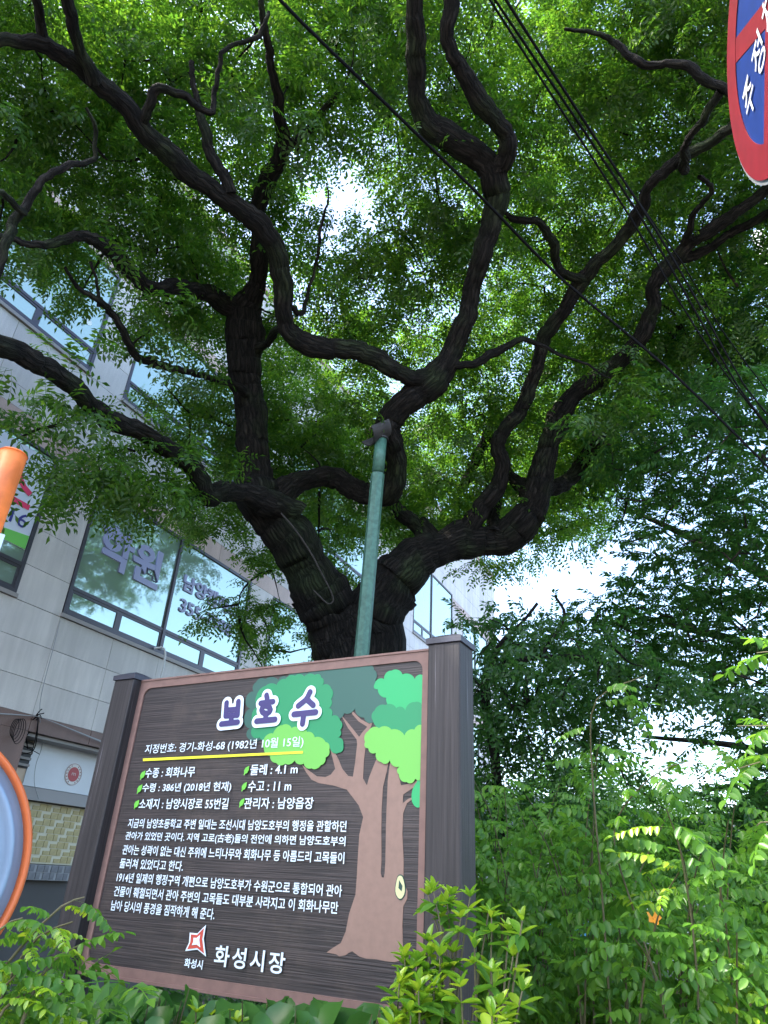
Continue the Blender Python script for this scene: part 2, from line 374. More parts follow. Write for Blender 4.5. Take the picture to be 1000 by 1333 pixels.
# ================================================================== BUILDING
DB = 8.0
yawB = RAD(90 - 26.57); Bx = np.array([math.cos(yawB), math.sin(yawB), 0]); By = np.array([-math.sin(yawB), math.cos(yawB), 0])
OB = By * DB
bld = empty("office_building", OB, yawB, "pale granite-clad office building with dark-framed windows behind the old tree", "building")
body = MB()
body.box(-6, 27.2, .034, 11, 3.03, 13.5).box(-6, 6.19, .034, 11, -.1, 3.03).box(6.19, 27.2, .55, 11, -.1, 3.03)
body.build("wall", M_grout, bld)
WINS = [(1.38, 5.44, 4.62, 6.70), (6.2, 10.27, 4.62, 6.70), (11.06, 15.12, 4.62, 6.70), (15.9, 19.96, 4.62, 6.70), (20.7, 24.7, 4.62, 6.7),
        (1.38, 5.48, 8.32, 10.40), (6.17, 10.27, 8.32, 10.40), (11.06, 15.12, 8.32, 10.40), (18.4, 21.9, 8.32, 10.85), (23, 26, 8.32, 10.4)]
def cut(x0, x1, z0, z1):
    """pieces of a panel left over beside the windows"""
    rects = [(x0, x1, z0, z1)]
    for a, b, c, d in WINS:
        c -= .06; nxt = []
        for r in rects:
            if r[1] <= a + .01 or r[0] >= b - .01 or r[3] <= c + .01 or r[2] >= d - .01: nxt.append(r); continue
            if r[0] < a - .06: nxt.append((r[0], a, r[2], r[3]))
            if r[1] > b + .06: nxt.append((b, r[1], r[2], r[3]))
            if r[2] < c - .06: nxt.append((max(r[0], a), min(r[1], b), r[2], c))
            if r[3] > d + .06: nxt.append((max(r[0], a), min(r[1], b), d, r[3]))
        rects = nxt
    return rects
rowsz = [3.23, 3.65, 4.10, 4.56, 5.05, 5.58, 6.11, 6.70, 7.03, 7.35, 7.80, 8.26, 8.80, 9.35, 9.9, 10.40, 10.73, 11.3, 11.9, 12.5, 13.1, 13.6]
pieces = []
for i in range(len(rowsz) - 1):
    z0, z1 = rowsz[i], rowsz[i + 1]; mat = M_pink if abs(z0 - 6.70) < .01 or abs(z0 - 10.40) < .01 else M_granite
    x = 6.19 - 12 * 1.0
    strip = (4.56 <= z0 < 6.6) or (8.26 <= z0 < 10.3)
    while x < 27.2:
        for r in cut(x, min(x + 1.0, 27.2), z0, z1): pieces.append((r, mat))
        x += 1.0
pieces.sort(key=lambda p: (p[0][0] < -.2 or p[0][0] > 12 or p[0][2] > 11, abs(p[0][0] - 6) + abs(p[0][2] - 5)))
shared = {}; rest = MB()
for k, ((x0, x1, z0, z1), mat) in enumerate(pieces):
    g_ = .0035; pr = float(rng.uniform(0, .0025))
    if k < 290:
        key = (round(x1 - x0, 2), round(z1 - z0, 2), mat.name)
        if key not in shared: shared[key] = MB().box(g_, x1 - x0 - g_, 0, .033, g_, z1 - z0 - g_).mesh("stone_panel", mat)
        o = obj("stone_panel", shared[key], bld); o.location = (x0, -pr, z0)
    else: rest.box(x0 + g_, x1 - g_, 0, .033, z0 + g_, z1 - g_, 1 if mat is M_pink else 0)
tag(rest.build("stone_panels_beyond", [M_granite, M_pink], bld), kind="stuff")
x = 6.19 - 12
while x < 27:      # brown band under the upper wall
    b_ = MB().box(.004, .996, -.012, .033, 0, .196).mesh("brown_panel", M_brown) if x < -5.8 else b_
    o = obj("band_panel", b_, bld); o.location = (x, 0, 3.032); x += 1.0
for z0, z1 in ((0, .6), (.604, 1.2), (1.204, 1.8), (1.804, 2.4), (2.404, 3.028)):
    MB().box(5.2, 6.186, -.012, .033, z0, z1).build("pier_panel", M_brown, bld)
MB().box(13.3, 13.34, -.01, .04, 13.3, 13.6).build("parapet_joint", M_grout, bld)
cp = MB().box(-6, 27.26, -.06, .4, 13.605, 13.72).build("coping", M_pink, bld)
def window(x0, x1, z0, z1, split, low, tr=.31):
    """frame with one mullion, a transom and small awning lights below it"""
    f = MB(); w = .055; y0, y1 = -.012, .10
    xs = [x0, split, x1]
    f.box(x0, x0 + w, y0, y1, z0, z1).box(x1 - w, x1, y0, y1, z0, z1).box(x0 + w, x1 - w, y0, y1, z0, z0 + w).box(x0 + w, x1 - w, y0, y1, z1 - w, z1)
    f.box(split - w / 2, split + w / 2, y0 - .008, y1 - .002, z0 + w, z1 - w)
    for a, b in ((x0 + w, split - w / 2), (split + w / 2, x1 - w)): f.box(a, b, y0 + .004, y1 - .004, z0 + tr, z0 + tr + w)
    fr = f.build("window", M_frame, bld, bevel=.004)
    for a, b in ((x0 + w, split - w / 2), (split + w / 2, x1 - w)):
        MB().box(a + .001, b - .001, .016, .026, z0 + tr + w + .001, z1 - w - .001).build("pane", M_glass, fr)
        m = (a + b) / 2
        for c, d in ((a, m - .02), (m + .02, b)):
            s = MB(); q = .035
            s.box(c, c + q, .0, .03, z0 + w, z0 + tr).box(d - q, d, .0, .03, z0 + w, z0 + tr).box(c + q, d - q, .0, .03, z0 + w, z0 + w + q).box(c + q, d - q, .0, .03, z0 + tr - q, z0 + tr)
            s.build("casement", M_frame, fr)
            MB().box(c + q, d - q, .014, .020, z0 + w + q, z0 + tr - q).build("pane", M_glass, fr)
        MB().box(m - .02, m + .02, .0, .09, z0 + w, z0 + tr).build("post_bar", M_frame, fr)
    MB().box(x0 - .02, x1 + .02, -.035, .03, z0 - .055, z0 - .002).build("sill", M_sill, fr)
    return fr
wobj = []
for k, (a, b, c, d) in enumerate(WINS): wobj.append(window(a, b, c, d, {8: 19.9}.get(k, (a + b) / 2 - .07), 4, .37))
# lettering on the glass
M_let = simple("lavender_letters", (.30, .31, .48), .5); M_letd = simple("letter_side", (.16, .16, .32), .5)
def wtext(body_, x, z, w, h, mat, par, off=.0, y=.004, ex=None):
    me = text_mesh(body_, "lettering", mat, w, h, extrude=.012, offset=off)
    o = obj("lettering", me, par); o.location = (x, y, z); return o
wtext("학원", 6.50, 5.56, 1.32, .68, M_let, wobj[1], .035)
wtext("남양캠퍼스", 8.40, 5.82, 1.62, .30, M_let, wobj[1], .03)
wtext("355-7908", 8.42, 5.44, 1.48, .24, M_let, wobj[1], .02)
# banner in the left window
M_ban = simple("banner_white", (.62, .66, .74), .5); M_green = simple("banner_green", (.16, .55, .09), .5); M_red = simple("banner_pink", (.75, .03, .12), .5); M_navy = simple("banner_navy", (.03, .03, .22), .5)
ban = MB().box(3.55, 5.375, .008, .014, 5.22, 6.60).build("banner", M_ban, wobj[0])
MB().prism([(3.56, 5.225), (5.37, 5.225), (5.37, 5.42), (4.9, 5.36), (4.2, 5.30), (3.56, 5.28)], .004, .0075).build("banner_stripe", M_green, wobj[0])
for t_, x_, z_, w_, h_, m_ in (("스", 4.62, 5.75, .62, .55, M_red), ("16", 5.02, 5.48, .26, .2, M_navy)):
    o = obj("lettering", text_mesh(t_, "lettering", m_, w_, h_, offset=.02 if m_ is M_red else .008), wobj[0]); o.location = (x_, .003, z_)
# round pale dots on the film of the upper window
M_dot = simple("film_dot", (.75, .78, .72), .4)
for x_, z_, r_ in ((4.0, 9.16, .06), (4.36, 9.13, .06), (5.2, 9.14, .055), (3.7, 9.3, .2)):
    if r_ > .1: continue
    MB().cyl((x_, .0125, z_), (x_, .0155, z_), r_, seg=20).build("film_dot", M_dot, wobj[5])
# ground floor recess: signboard, louvre, tiled wall
M_board = simple("shop_board", (.62, .64, .66), .5, noise=.04, scale=3); M_mos = simple("yellow_mosaic", (.42, .34, .15), .5, noise=.2, scale=9)
M_mosd = simple("grey_mosaic", (.16, .16, .17), .5, noise=.2, scale=9); M_grt = simple("pale_grout", (.6, .56, .42), .7); M_soffit = simple("soffit", (.32, .30, .29), .7)
MB().box(6.6, 13, .33, .36, 2.44, 2.99).build("shop_board", M_board, bld)
MB().box(6.2, 13, .30, .40, 2.28, 2.43).build("lintel", M_soffit, bld)
MB().box(6.2, 13.0, .06, .54, 2.985, 3.025).build("soffit", M_soffit, bld)
MB().box(6.2, 6.6, .345, .36, 2.44, 2.98).build("side_board", simple("peach", (.6, .45, .33), .6), bld)
lv = MB().box(6.36, 6.60, .325, .343, 2.64, 2.97).build("louvre", simple("louvre_dark", (.03, .03, .03), .6), bld)
for i in range(4):
    s = MB().box(6.37, 6.59, .29, .324, 2.66 + i * .08, 2.69 + i * .08).build("slat", M_sill, lv)
MB().box(6.2, 7.95, .44, .50, 1.55, 2.27).build("tile_backing", M_grt, bld)
MB().box(6.2, 7.95, .44, .50, 1.36, 1.54).build("tile_backing", simple("dark_grout", (.3, .3, .3), .7), bld)
tilem = {}
for i in range(15):
    for j in range(8):
        x0 = 6.22 + i * .115; z0 = 1.57 + j * .087 
        w_, h_ = ((.105, .078), (.066, .078), (.105, .05))[(i + 2 * j) % 3]
        mt = M_mos
        key = (w_, h_)
        if key not in tilem: tilem[key] = MB().box(0, w_, 0, .01, 0, h_).mesh("wall_tile", M_mos)
        o = obj("wall_tile", tilem[key], bld); o.location = (x0 + (.02 if j % 2 else 0), .43, z0)
for i in range(15):
    for j in range(2):
        w_, h_ = ((.105, .078), (.066, .078))[(i + j) % 2]; key = ('d', w_)
        if key not in tilem: tilem[key] = MB().box(0, w_, 0, .01, 0, h_).mesh("wall_tile", M_mosd)
        o = obj("wall_tile", tilem[key], bld); o.location = (6.22 + i * .115, .43, 1.37 + j * .086)
# round red emblem on the shop board
em = MB().cyl((7.36, .322, 2.675), (7.36, .329, 2.675), .145, seg=36).build("emblem", simple("emblem_cream", (.66, .64, .6), .5), bld)
MB().cyl((7.36, .318, 2.675), (7.36, .3215, 2.675), .095, seg=32).build("emblem_disc", simple("emblem_red", (.42, .05, .05), .5), em)
r_ = MB()
for i in range(40):
    a = i / 40 * 2 * math.pi; a2 = a + .16
    r_.prism([(7.36 + .142 * math.cos(a), 2.675 + .142 * math.sin(a)), (7.36 + .142 * math.cos(a2), 2.675 + .142 * math.sin(a2)), (7.36 + .137 * math.cos(a2), 2.675 + .137 * math.sin(a2)), (7.36 + .137 * math.cos(a), 2.675 + .137 * math.sin(a))], .319, .3215)
for i in range(18):
    a = i / 18 * 2 * math.pi
    if abs(math.sin(a)) < .98: r_.box(7.36 + .118 * math.cos(a) - .006, 7.36 + .118 * math.cos(a) + .006, .319, .3215, 2.675 + .118 * math.sin(a) - .009, 2.675 + .118 * math.sin(a) + .009)
r_.build("emblem_ring", simple("emblem_ring", (.25, .06, .06), .5), em)
obj("emblem_mark", text_mesh("m", "emblem_mark", simple("emblem_mark", (.6, .5, .45), .5), .07, .035), em).location = (7.325, .316, 2.66)

def bpt(x, y, z): return OB + Bx * x + By * y + np.array([0, 0, z])
# drain hose bent out of the window
M_hose = simple("hose_grey", (.55, .56, .55), .35)
hose = tubes_obj("drain_hose", [[(*bpt(8.02, -.02, 4.66), .016), (*bpt(8.08, -.14, 4.68), .016), (*bpt(8.13, -.17, 4.6), .016), (*bpt(8.16, -.16, 4.4), .016), (*bpt(8.18, -.12, 4.1), .016), (*bpt(8.2, -.06, 3.6), .016), (*bpt(8.2, -.03, 3.3), .016)]], M_hose, None, 10, 0, 0, .02)
tag(hose, "pale grey hose bent down out of the lower window light above the sign", "hose")
# tangle of wires on the brown band
M_wire = simple("wire_black", (.006, .006, .007), .8, spec=.1); M_wireg = simple("wire_grey", (.3, .3, .3), .6)
g = np.random.default_rng(3); paths = []
A0 = bpt(6.25, -.07, 3.22)
for k in range(5):
    e = bpt(4.2 - k * .2, -.06, 3.0 + .03 * k); m = (A0 + e) / 2 - np.array([0, 0, .04 + .02 * k]); paths.append([(*A0, .004), (*m, .004), (*e, .004)])
for k in range(4):
    e = bpt(9.6, -.08, 3.02 + .06 * k); m = (A0 + e) / 2 - np.array([0, 0, .05 + .03 * k]); paths.append([(*A0, .004), (*m, .004), (*e, .004)])
paths.append([(*A0, .005), (*bpt(6.2, -.05, 3.5), .005), (*bpt(6.185, -.04, 4.2), .005), (*bpt(6.18, -.03, 4.5), .005)])
wr = tubes_obj("wall_wires", paths, M_wireg, None, 6, 0, 0, .08); tag(wr, "grey wires strung along the brown stone band from a knot by the pier", "wires")
loops = []
for k in range(4):
    c = bpt(5.95 + .02 * k, -.06 - .01 * k, 3.02 - .01 * k); r = .09 + .012 * k
    loops.append([(*(c + Bx * r * math.cos(t) * .6 + np.array([0, 0, 1]) * r * math.sin(t) * 1.2), .004) for t in np.linspace(0, 2 * math.pi, 14)])
for k in range(6):
    loops.append([(*(A0 + g.normal(size=3) * .05), .007), (*(A0 + g.normal(size=3) * .06), .007), (*(bpt(6.3, .05, 3.0) + g.normal(size=3) * .07), .006), (*(bpt(6.3, .1, 2.8) + g.normal(size=3) * .06), .004)])
cl = tubes_obj("wire_coil", loops, M_wire, None, 6, 0, 0, .03); tag(cl, "small coil and black tangle of wire hanging at the pier corner", "wires")
hw = tubes_obj("hanging_wire", [[(*A0, .004), (*bpt(6.62, .2, 2.95), .004), (*bpt(6.66, .26, 2.7), .004), (*bpt(6.72, .27, 2.48), .004), (*bpt(6.86, .28, 2.3), .004)]], M_wireg, None, 6, 0, 0, .03)
tag(hw, "single thin wire hanging down beside the white shop board", "wire")

# ================================================================== OLD TREE
tree = empty("pagoda_tree", (-.35, 7.2, 0), 0, "huge old pagoda tree with twisting dark limbs propped by a green pole", "tree")
TL = np.array([-.35, 7.2, 0])
def limb(pts):
    """(px, py, half width px, range m) -> local x y z r"""
    out = []
    for x, y, r, R in pts:
        X = P(x, y, R); out.append((*(X - TL), r * depth_px(X)))
    return out
LIMBS = {
 'right': [(478, 815, 36, 7.5), (500, 775, 36, 7.5), (527, 744, 30, 7.55), (560, 722, 25, 7.6), (600, 708, 22, 7.7), (640, 707, 20, 7.8), (672, 700, 22, 7.85), (690, 672, 21, 7.9), (702, 640, 17, 8.0), (713, 600, 14, 8.1), (722, 562, 13, 8.15), (745, 522, 12, 8.2), (790, 490, 13, 8.3), (828, 456, 10, 8.3), (852, 412, 9, 8.3), (856, 378, 9, 8.3), (878, 345, 10, 8.3), (905, 318, 8, 8.3), (950, 292, 7, 8.3), (1000, 252, 7, 8.3), (1080, 200, 5, 8.2)],
 'rb2': [(885, 338, 7, 8.3), (915, 330, 6, 8.4), (960, 300, 5, 8.5), (1010, 268, 5, 8.5), (1080, 220, 4, 8.5)],
 'r3': [(606, 712, 14, 7.7), (604, 690, 13, 7.7), (622, 662, 11, 7.75), (648, 632, 11, 7.8), (656, 608, 10, 7.8), (652, 582, 9, 7.8), (664, 555, 9, 7.8), (692, 522, 9, 7.8), (706, 480, 9, 7.8), (714, 440, 8, 7.8), (742, 400, 9, 7.8), (765, 364, 9, 7.8), (808, 328, 8, 7.7), (834, 290, 8, 7.6), (848, 258, 7, 7.5), (890, 222, 7, 7.4), (945, 185, 7, 7.3), (1010, 120, 5, 7.2)],
 'r3b': [(765, 364, 6, 7.8), (735, 356, 6, 7.7), (721, 340, 5, 7.7), (718, 312, 6, 7.6), (700, 288, 5, 7.5), (668, 284, 4, 7.4), (630, 250, 3, 7.3)],
 'hook': [(700, 655, 12, 7.95), (688, 640, 11, 8.1), (672, 628, 8, 8.3), (655, 600, 5, 8.5), (640, 570, 4, 8.7)],
 'r5': [(712, 640, 9, 8.1), (745, 620, 10, 8.7), (770, 590, 9, 9.0), (795, 555, 9, 9.2), (818, 528, 8, 9.3), (846, 480, 6, 9.4), (880, 430, 5, 9.5), (930, 380, 4, 9.6)],
 'r6': [(570, 716, 13, 7.65), (552, 690, 13, 7.8), (535, 674, 11, 8.0), (516, 658, 8, 8.3), (500, 620, 6, 8.7), (480, 560, 5, 9.0)],
 'left': [(452, 860, 38, 7.45), (430, 805, 38, 7.45), (408, 760, 33, 7.4), (384, 712, 31, 7.35), (358, 672, 28, 7.3), (340, 640, 26, 7.3), (332, 600, 20, 7.4), (324, 540, 19, 7.6), (318, 480, 21, 7.8), (316, 435, 24, 7.9), (318, 402, 19, 7.9)],
 'l2': [(318, 405, 18, 7.9), (332, 375, 12, 7.8), (335, 330, 11, 7.7), (336, 280, 11, 7.6), (352, 238, 11, 7.5), (370, 195, 10, 7.4), (364, 160, 7, 7.3), (360, 120, 6, 7.2), (350, 60, 5, 7.1), (340, 0, 4, 7.0)],
 'l2b': [(366, 198, 7, 7.4), (385, 180, 6, 7.4), (410, 160, 5, 7.4), (440, 120, 3, 7.4)],
 'l3': [(316, 412, 18, 7.9), (292, 395, 13, 7.8), (265, 384, 10, 7.6), (235, 380, 9, 7.3), (198, 380, 9, 7.0), (165, 355, 10, 6.8), (138, 325, 9, 6.6), (100, 312, 6, 6.4), (50, 322, 5, 6.2), (0, 312, 4, 6.0), (-60, 300, 4, 5.8)],
 'll': [(392, 668, 14, 7.2), (360, 655, 15, 7.1), (322, 638, 13, 6.9), (290, 634, 12, 6.7), (272, 642, 13, 6.6), (262, 620, 13, 6.5), (243, 597, 12, 6.35), (205, 572, 12, 6.1), (160, 552, 12, 5.8), (120, 530, 12, 5.5), (78, 498, 12, 5.2), (40, 472, 13, 4.9), (0, 452, 13, 4.7), (-60, 425, 12, 4.5)],
 'main2': [(350, 648, 18, 7.35), (400, 625, 13, 7.5), (435, 620, 13, 7.6), (475, 640, 14, 7.5), (508, 640, 14, 7.3), (517, 605, 13, 7.15), (508, 578, 15, 7.05), (512, 552, 17, 7.0), (545, 518, 19, 7.0), (572, 492, 18, 7.0), (592, 462, 13, 7.0), (606, 425, 12, 7.0), (616, 385, 12, 7.0), (628, 340, 12, 7.0), (638, 290, 14, 7.0), (645, 240, 16, 7.0), (632, 205, 16, 7.0), (598, 180, 17, 7.0), (562, 158, 15, 7.0), (548, 125, 12, 7.0), (545, 80, 12, 7.0), (545, 30, 12, 7.0), (544, -20, 11, 7.0), (540, -90, 9, 7.0)],
 'm2b': [(650, 225, 11, 7.0), (660, 190, 11, 6.95), (645, 150, 11, 6.9), (610, 110, 11, 6.85), (585, 75, 10, 6.8), (577, 40, 9, 6.8), (583, 0, 9, 6.8), (590, -80, 8, 6.8)],
 'big': [(575, 485, 13, 7.0), (545, 490, 12, 6.95), (518, 482, 12, 6.9), (488, 462, 12, 6.85), (450, 452, 13, 6.8), (410, 446, 13, 6.75), (384, 430, 13, 6.7), (373, 395, 12, 6.65), (371, 345, 12, 6.6), (352, 298, 14, 6.55), (325, 270, 13, 6.5), (280, 245, 13, 6.45), (230, 215, 13, 6.4), (190, 180, 14, 6.35), (150, 135, 12, 6.3), (105, 97, 11, 6.25), (62, 65, 10, 6.2), (30, 58, 8, 6.15), (0, 55, 7, 6.1), (-70, 60, 6, 6.0)],
 'big2': [(122, 108, 10, 6.25), (108, 70, 8, 6.2), (97, 35, 8, 6.1), (84, -5, 7, 6.0), (70, -60, 6, 5.9)],
 'big3': [(62, 66, 7, 6.2), (55, 40, 7, 6.2), (45, 0, 6, 6.1), (35, -60, 5, 6.0)],
 'big4': [(300, 250, 9, 6.5), (283, 212, 7, 6.6), (265, 170, 6, 6.7), (254, 125, 4, 6.8), (250, 80, 3, 6.9)],
 'big5': [(182, 172, 8, 6.35), (196, 145, 6, 6.3), (204, 117, 6, 6.3), (235, 125, 5, 6.3), (272, 148, 4, 6.3), (280, 100, 3, 6.4), (300, 58, 3, 6.5), (340, 48, 3, 6.6), (350, 15, 2, 6.7)],
 'up1': [(-40, 480, 6, 4.6), (0, 372, 5, 4.7), (16, 310, 6, 4.8), (33, 276, 6, 4.9), (58, 230, 5, 5.0), (90, 211, 4, 5.1), (122, 210, 3, 5.2), (124, 170, 3, 5.2), (112, 140, 2, 5.2)],
 'up2': [(33, 276, 4, 4.9), (15, 258, 4, 4.8), (-15, 245, 4, 4.7)],
 'thin1': [(322, 512, 6, 7.5), (290, 500, 4, 7.2), (255, 492, 4, 6.9), (212, 485, 5, 6.7), (176, 470, 5, 6.6), (162, 440, 5, 6.5), (135, 402, 4, 6.4), (100, 375, 3, 6.3), (85, 348, 2, 6.2)],
 'thin2': [(131, 400, 3, 6.4), (128, 370, 2, 6.4), (118, 340, 2, 6.4)],
 'thin3': [(585, 478, 6, 7.0), (615, 472, 5, 7.0), (645, 456, 5, 7.1), (675, 440, 4, 7.2), (700, 448, 3, 7.3)],
 'tr1': [(1060, 60, 6, 6.5), (1000, 130, 6, 6.6), (940, 122, 6, 6.7), (895, 96, 6, 6.8), (860, 88, 5, 6.9), (830, 86, 5, 6.9), (805, 62, 4, 7.0), (775, 42, 3, 7.0), (735, 38, 2, 7.0)],
 'tr2': [(940, 122, 6, 6.7), (922, 150, 5, 6.8), (900, 185, 5, 7.0), (892, 222, 6, 7.4)],
 'tr3': [(890, 318, 4, 8.2), (902, 285, 4, 8.0), (925, 250, 3, 7.8), (910, 230, 3, 7.6)],
 'tc1': [(385, 432, 7, 6.8), (360, 432, 5, 7.2), (345, 445, 5, 7.6), (330, 455, 8, 7.8)],
 'nub': [(640, 700, 12, 7.75), (640, 680, 8, 8.2), (650, 640, 5, 8.6)],
 'mid1': [(640, 520, 7, 9.2), (645, 545, 9, 9.2), (632, 580, 7, 9.1), (600, 640, 6, 8.8)],
 'gap1': [(372, 395, 4, 6.7), (395, 405, 3, 6.9), (405, 370, 2, 7.0), (415, 300, 2, 7.1), (428, 260, 1.5, 7.2), (425, 238, 1, 7.2)],
}
g = np.random.default_rng(11)
base = [(*(np.array([-.38, 7.3, -.05]) - TL), .78), (*(np.array([-.36, 7.28, .5]) - TL), .60), (*(np.array([-.33, 7.25, 1.3]) - TL), .50), (*(np.array([-.31, 7.2, 2.2]) - TL), .46)]
V1 = P(474, 850, 7.5) - TL
base += [(*V1, .44), (*(P(470, 820, 7.52) - TL), .42), (*(P(462, 796, 7.55) - TL), .30)]
tubes_obj("trunk", [base], M_bark, tree, 40, .10, 5, .06)
nodes = []
for k, (nm, pts) in enumerate(LIMBS.items()):
    L_ = limb(pts)
    big = nm in ('right', 'left', 'main2', 'big', 'll', 'l3', 'r3')
    if nm in ('right', 'left'): pass
    q = catmull(L_, .035); gg = np.random.default_rng(100 + k)
    wob = np.cumsum(gg.normal(size=(len(q), 3)) * .007, 0); wob -= np.linspace(0, 1, len(q))[:, None] * wob[-1]; q[:, :3] += wob
    q[:, 3] *= 1 + .07 * np.sin(np.arange(len(q)) * .35 + k) + .04 * gg.normal(size=len(q)) * .5
    V, F, bc = tube(q, 28 if big else 14, .11 if big else .08, 31 + k)
    obj("limb", mesh_np("limb", V, F, M_bark, True, bc), tree)
    nodes.append(q[::3])
# long bark seam (scar) on the left stem
M_scar = simple("scar_lip", (.045, .037, .032), .8, noise=.3, scale=40)
sc = []
for x, y in ((366, 668), (385, 690), (405, 720), (418, 745), (430, 768), (434, 782), (427, 786), (416, 776), (408, 768)):
    X = P(x, y, 6.98 + (y - 668) * .0006); sc.append((*(X - TL), .008))
tubes_obj("bark_scar", [sc], M_scar, tree, 8, .2, 3, .03)

GRID = ["99999999999999999999",
        "99999999989988999999",
        "99999998888988999999",
        "99999999955998899999",
        "99998887108999999999",
        "99988886006999999998",
        "68998885449999999987",
        "13579998679999999987",
        "01246599889999999975",
        "24416799992993999853",
        "86436999983899998642",
        "88747999999999996320",
        "04988999999999985200",
        "01555889999999984000",
        "00000035540255100000",
        "00000016400000000000",
        "00000577600000000000",
        "00000350000000000000"]
def cells(grid, ext, g, K, Rf, sig, per=6, x0=0, y0=0, cs=50):
    """world positions of leaf twigs, clustered, following how thick the crown is seen from the path"""
    C_, Q_ = [], []
    H, W = len(grid), len(grid[0])
    for j in range(-ext[1], H):
        for i in range(-ext[0], W + ext[2]):
            if j < 0: d = 7
            elif i < 0: d = min(7, int(grid[j][0]))
            elif i >= W: d = min(7, int(grid[j][-1]))
            else: d = int(grid[j][i])
            if d == 0: continue
            R0, R1 = Rf(x0 + cs * (i + .5), y0 + cs * (j + .5)); Rm = (R0 + R1) / 2
            n = K * (d / 9) ** 1.5 * (Rm / 7.5) ** 2 * (.6 if (j < 0 or i < 0 or i >= W) else 1) / per
            n = int(n) + (g.random() < n % 1)
            for _ in range(n):
                R = g.uniform(R0, R1); c = P(x0 + cs * (i + g.random()), y0 + cs * (j + g.random()), R); C_.append(c)
                s = sig * (1 if d > 4 else .55)
                q = c + g.normal(size=(per, 3)) * np.array([s, s, s * .38])
                q = q[[keep(grid, p, d, g, x0, y0, cs) for p in q]]
                if len(q): Q_.append(q)
                else: C_.pop()
    return np.array(C_), np.vstack(Q_)
def to_px(X):
    d = np.asarray(X) - CAM; z = d @ _f
    return 500 + FPX * (d @ RX) / z, 666.5 - FPX * (d @ UX) / z
def keep(grid, p, d, g, x0, y0, cs):
    """open places of the crown stay open"""
    x, y = to_px(p); i, j = int((x - x0) // cs), int((y - y0) // cs)
    if j < 0 or i < 0 or i >= len(grid[0]): return True
    if j >= len(grid): return False
    e = int(grid[j][i]); return e >= 4 or g.random() < e / d
def RfA(x, y):
    if g.random() < (.12 if 250 < x < 350 and 400 < y < 600 else .008): return (6.3, 7.3)
    if x < 330 and not (x > 245 and y > 380):
        lo = 6.8 + max(x, -50) / 330 * 1.2 if y < 420 else 4.9 + max(x, -50) / 330 * 2.1
        return lo, lo + (2.6 if y < 420 else 1.9)
    if x > 640: return (8.4, 10.8)
    if y > 380: return (8.0, 10.4)
    return (7.2, 9.8)
g = np.random.default_rng(21)
Cc, Qc = cells(GRID, (3, 4, 3), g, 14.5, RfA, .25, 10)
# the far half of the crown, over the strip between trunk and building
Bk = np.stack([g.uniform(-2.2, 5.5, 900), g.uniform(8.5, 12.8, 900), g.uniform(6.2, 10.5, 900)], -1)
def okb(p):
    x, y = to_px(p); j, i = int(y // 50), int(x // 50)
    return 0 <= j < 18 and 0 <= i < 20 and int(GRID[j][i]) >= 8 and (p - OB) @ By < -.9
Bk = Bk[[okb(p) for p in Bk]]; Qc = np.vstack([Qc, (Bk[:, None] + g.normal(size=(len(Bk), 2, 3)) * .2).reshape(-1, 3)])
leafA = lambda g: pinnate(g, L=.23, pairs=4, ll=.066, lw=.029, droop=.45, hang=.3)
protoA = [twiglet(np.random.default_rng(40 + k), L=.34, n=8, leaf=leafA) for k in range(8)]
V, F = scatter(protoA, Qc, g, tilt=.35)
tag(obj("foliage", mesh_np("foliage", V - TL, F, M_leafA), tree), kind="stuff")
# branchlets joining every clump to the nearest limb
def connect(nodes, targets, g, maxd=1.6, r0=.024):
    N = np.vstack(nodes)[:, :3].copy(); paths = []; rem = targets.copy()
    Nl = [N]
    D = np.linalg.norm(rem[:, None] - N[None], axis=2); dmin = D.min(1); near = N[D.argmin(1)]
    for _ in range(len(rem)):
        i = int(dmin.argmin())
        if dmin[i] > maxd: break
        a, b = near[i], rem[i]; d = dmin[i]; k = max(4, int(d / .12)); t = np.linspace(0, 1, k)[:, None]
        mid = (a + b) / 2 + g.normal(size=3) * d * .12 + np.array([0, 0, .06 * d])
        q = (1 - t) ** 2 * a + 2 * t * (1 - t) * mid + t ** 2 * b + g.normal(size=(k, 3)) * .01 * np.sin(np.pi * t)
        rr = np.linspace(min(r0, .008 + d * .015), .003, k)[:, None]; paths.append(np.hstack([q, rr])); new = q[1:]
        dmin[i] = 1e9; act = dmin < 1e8
        if act.any():
            dn = np.linalg.norm(rem[act][:, None] - new[None], axis=2); m = dn.min(1); w = m < dmin[act]
            idx = np.where(act)[0][w]; dmin[idx] = m[w]; near[idx] = new[dn.argmin(1)[w]]
    return paths
paths = connect(nodes, Cc - TL, g)
tag(tubes_obj("twigs", paths, M_bark, tree, 5, 0, 0, 0), kind="stuff")

# ================================================================== PROP POLE
M_pgreen = simple("pole_green", (.07, .17, .125), .5, noise=.22, scale=25, bump=.03)
top = P(496, 572, 6.85); low = P(471, 850, 6.15)
dirp = (top - low) / np.linalg.norm(top - low); foot = low - dirp * (low[2] / dirp[2])
pole = empty("support_pole", foot, 0, "green steel pole propping the tree's central limb", "pole")
h = top - foot; rp = 9.5 * depth_px(low) * 1.0
MB().cyl((0, 0, 0), tuple(h * .93), .068, .066, 8).build("pole_shaft", M_pgreen, pole)
MB().cyl(tuple(h * .935), tuple(h), .060, .060, 20).build("pole_sleeve", M_pgreen, pole, True)
M_cup = simple("cradle", (.04, .036, .036), .6, noise=.3, scale=15)
cr = MB(); hx = h; n_ = 14
ax = np.array([.62, .2, .5]); ax /= np.linalg.norm(ax)
sidev = np.cross(ax, [0, 0, 1]); sidev /= np.linalg.norm(sidev); upv = np.cross(sidev, ax)
if upv[2] < 0: upv = -upv
V_, F_ = [], []
cc = hx + upv * .15
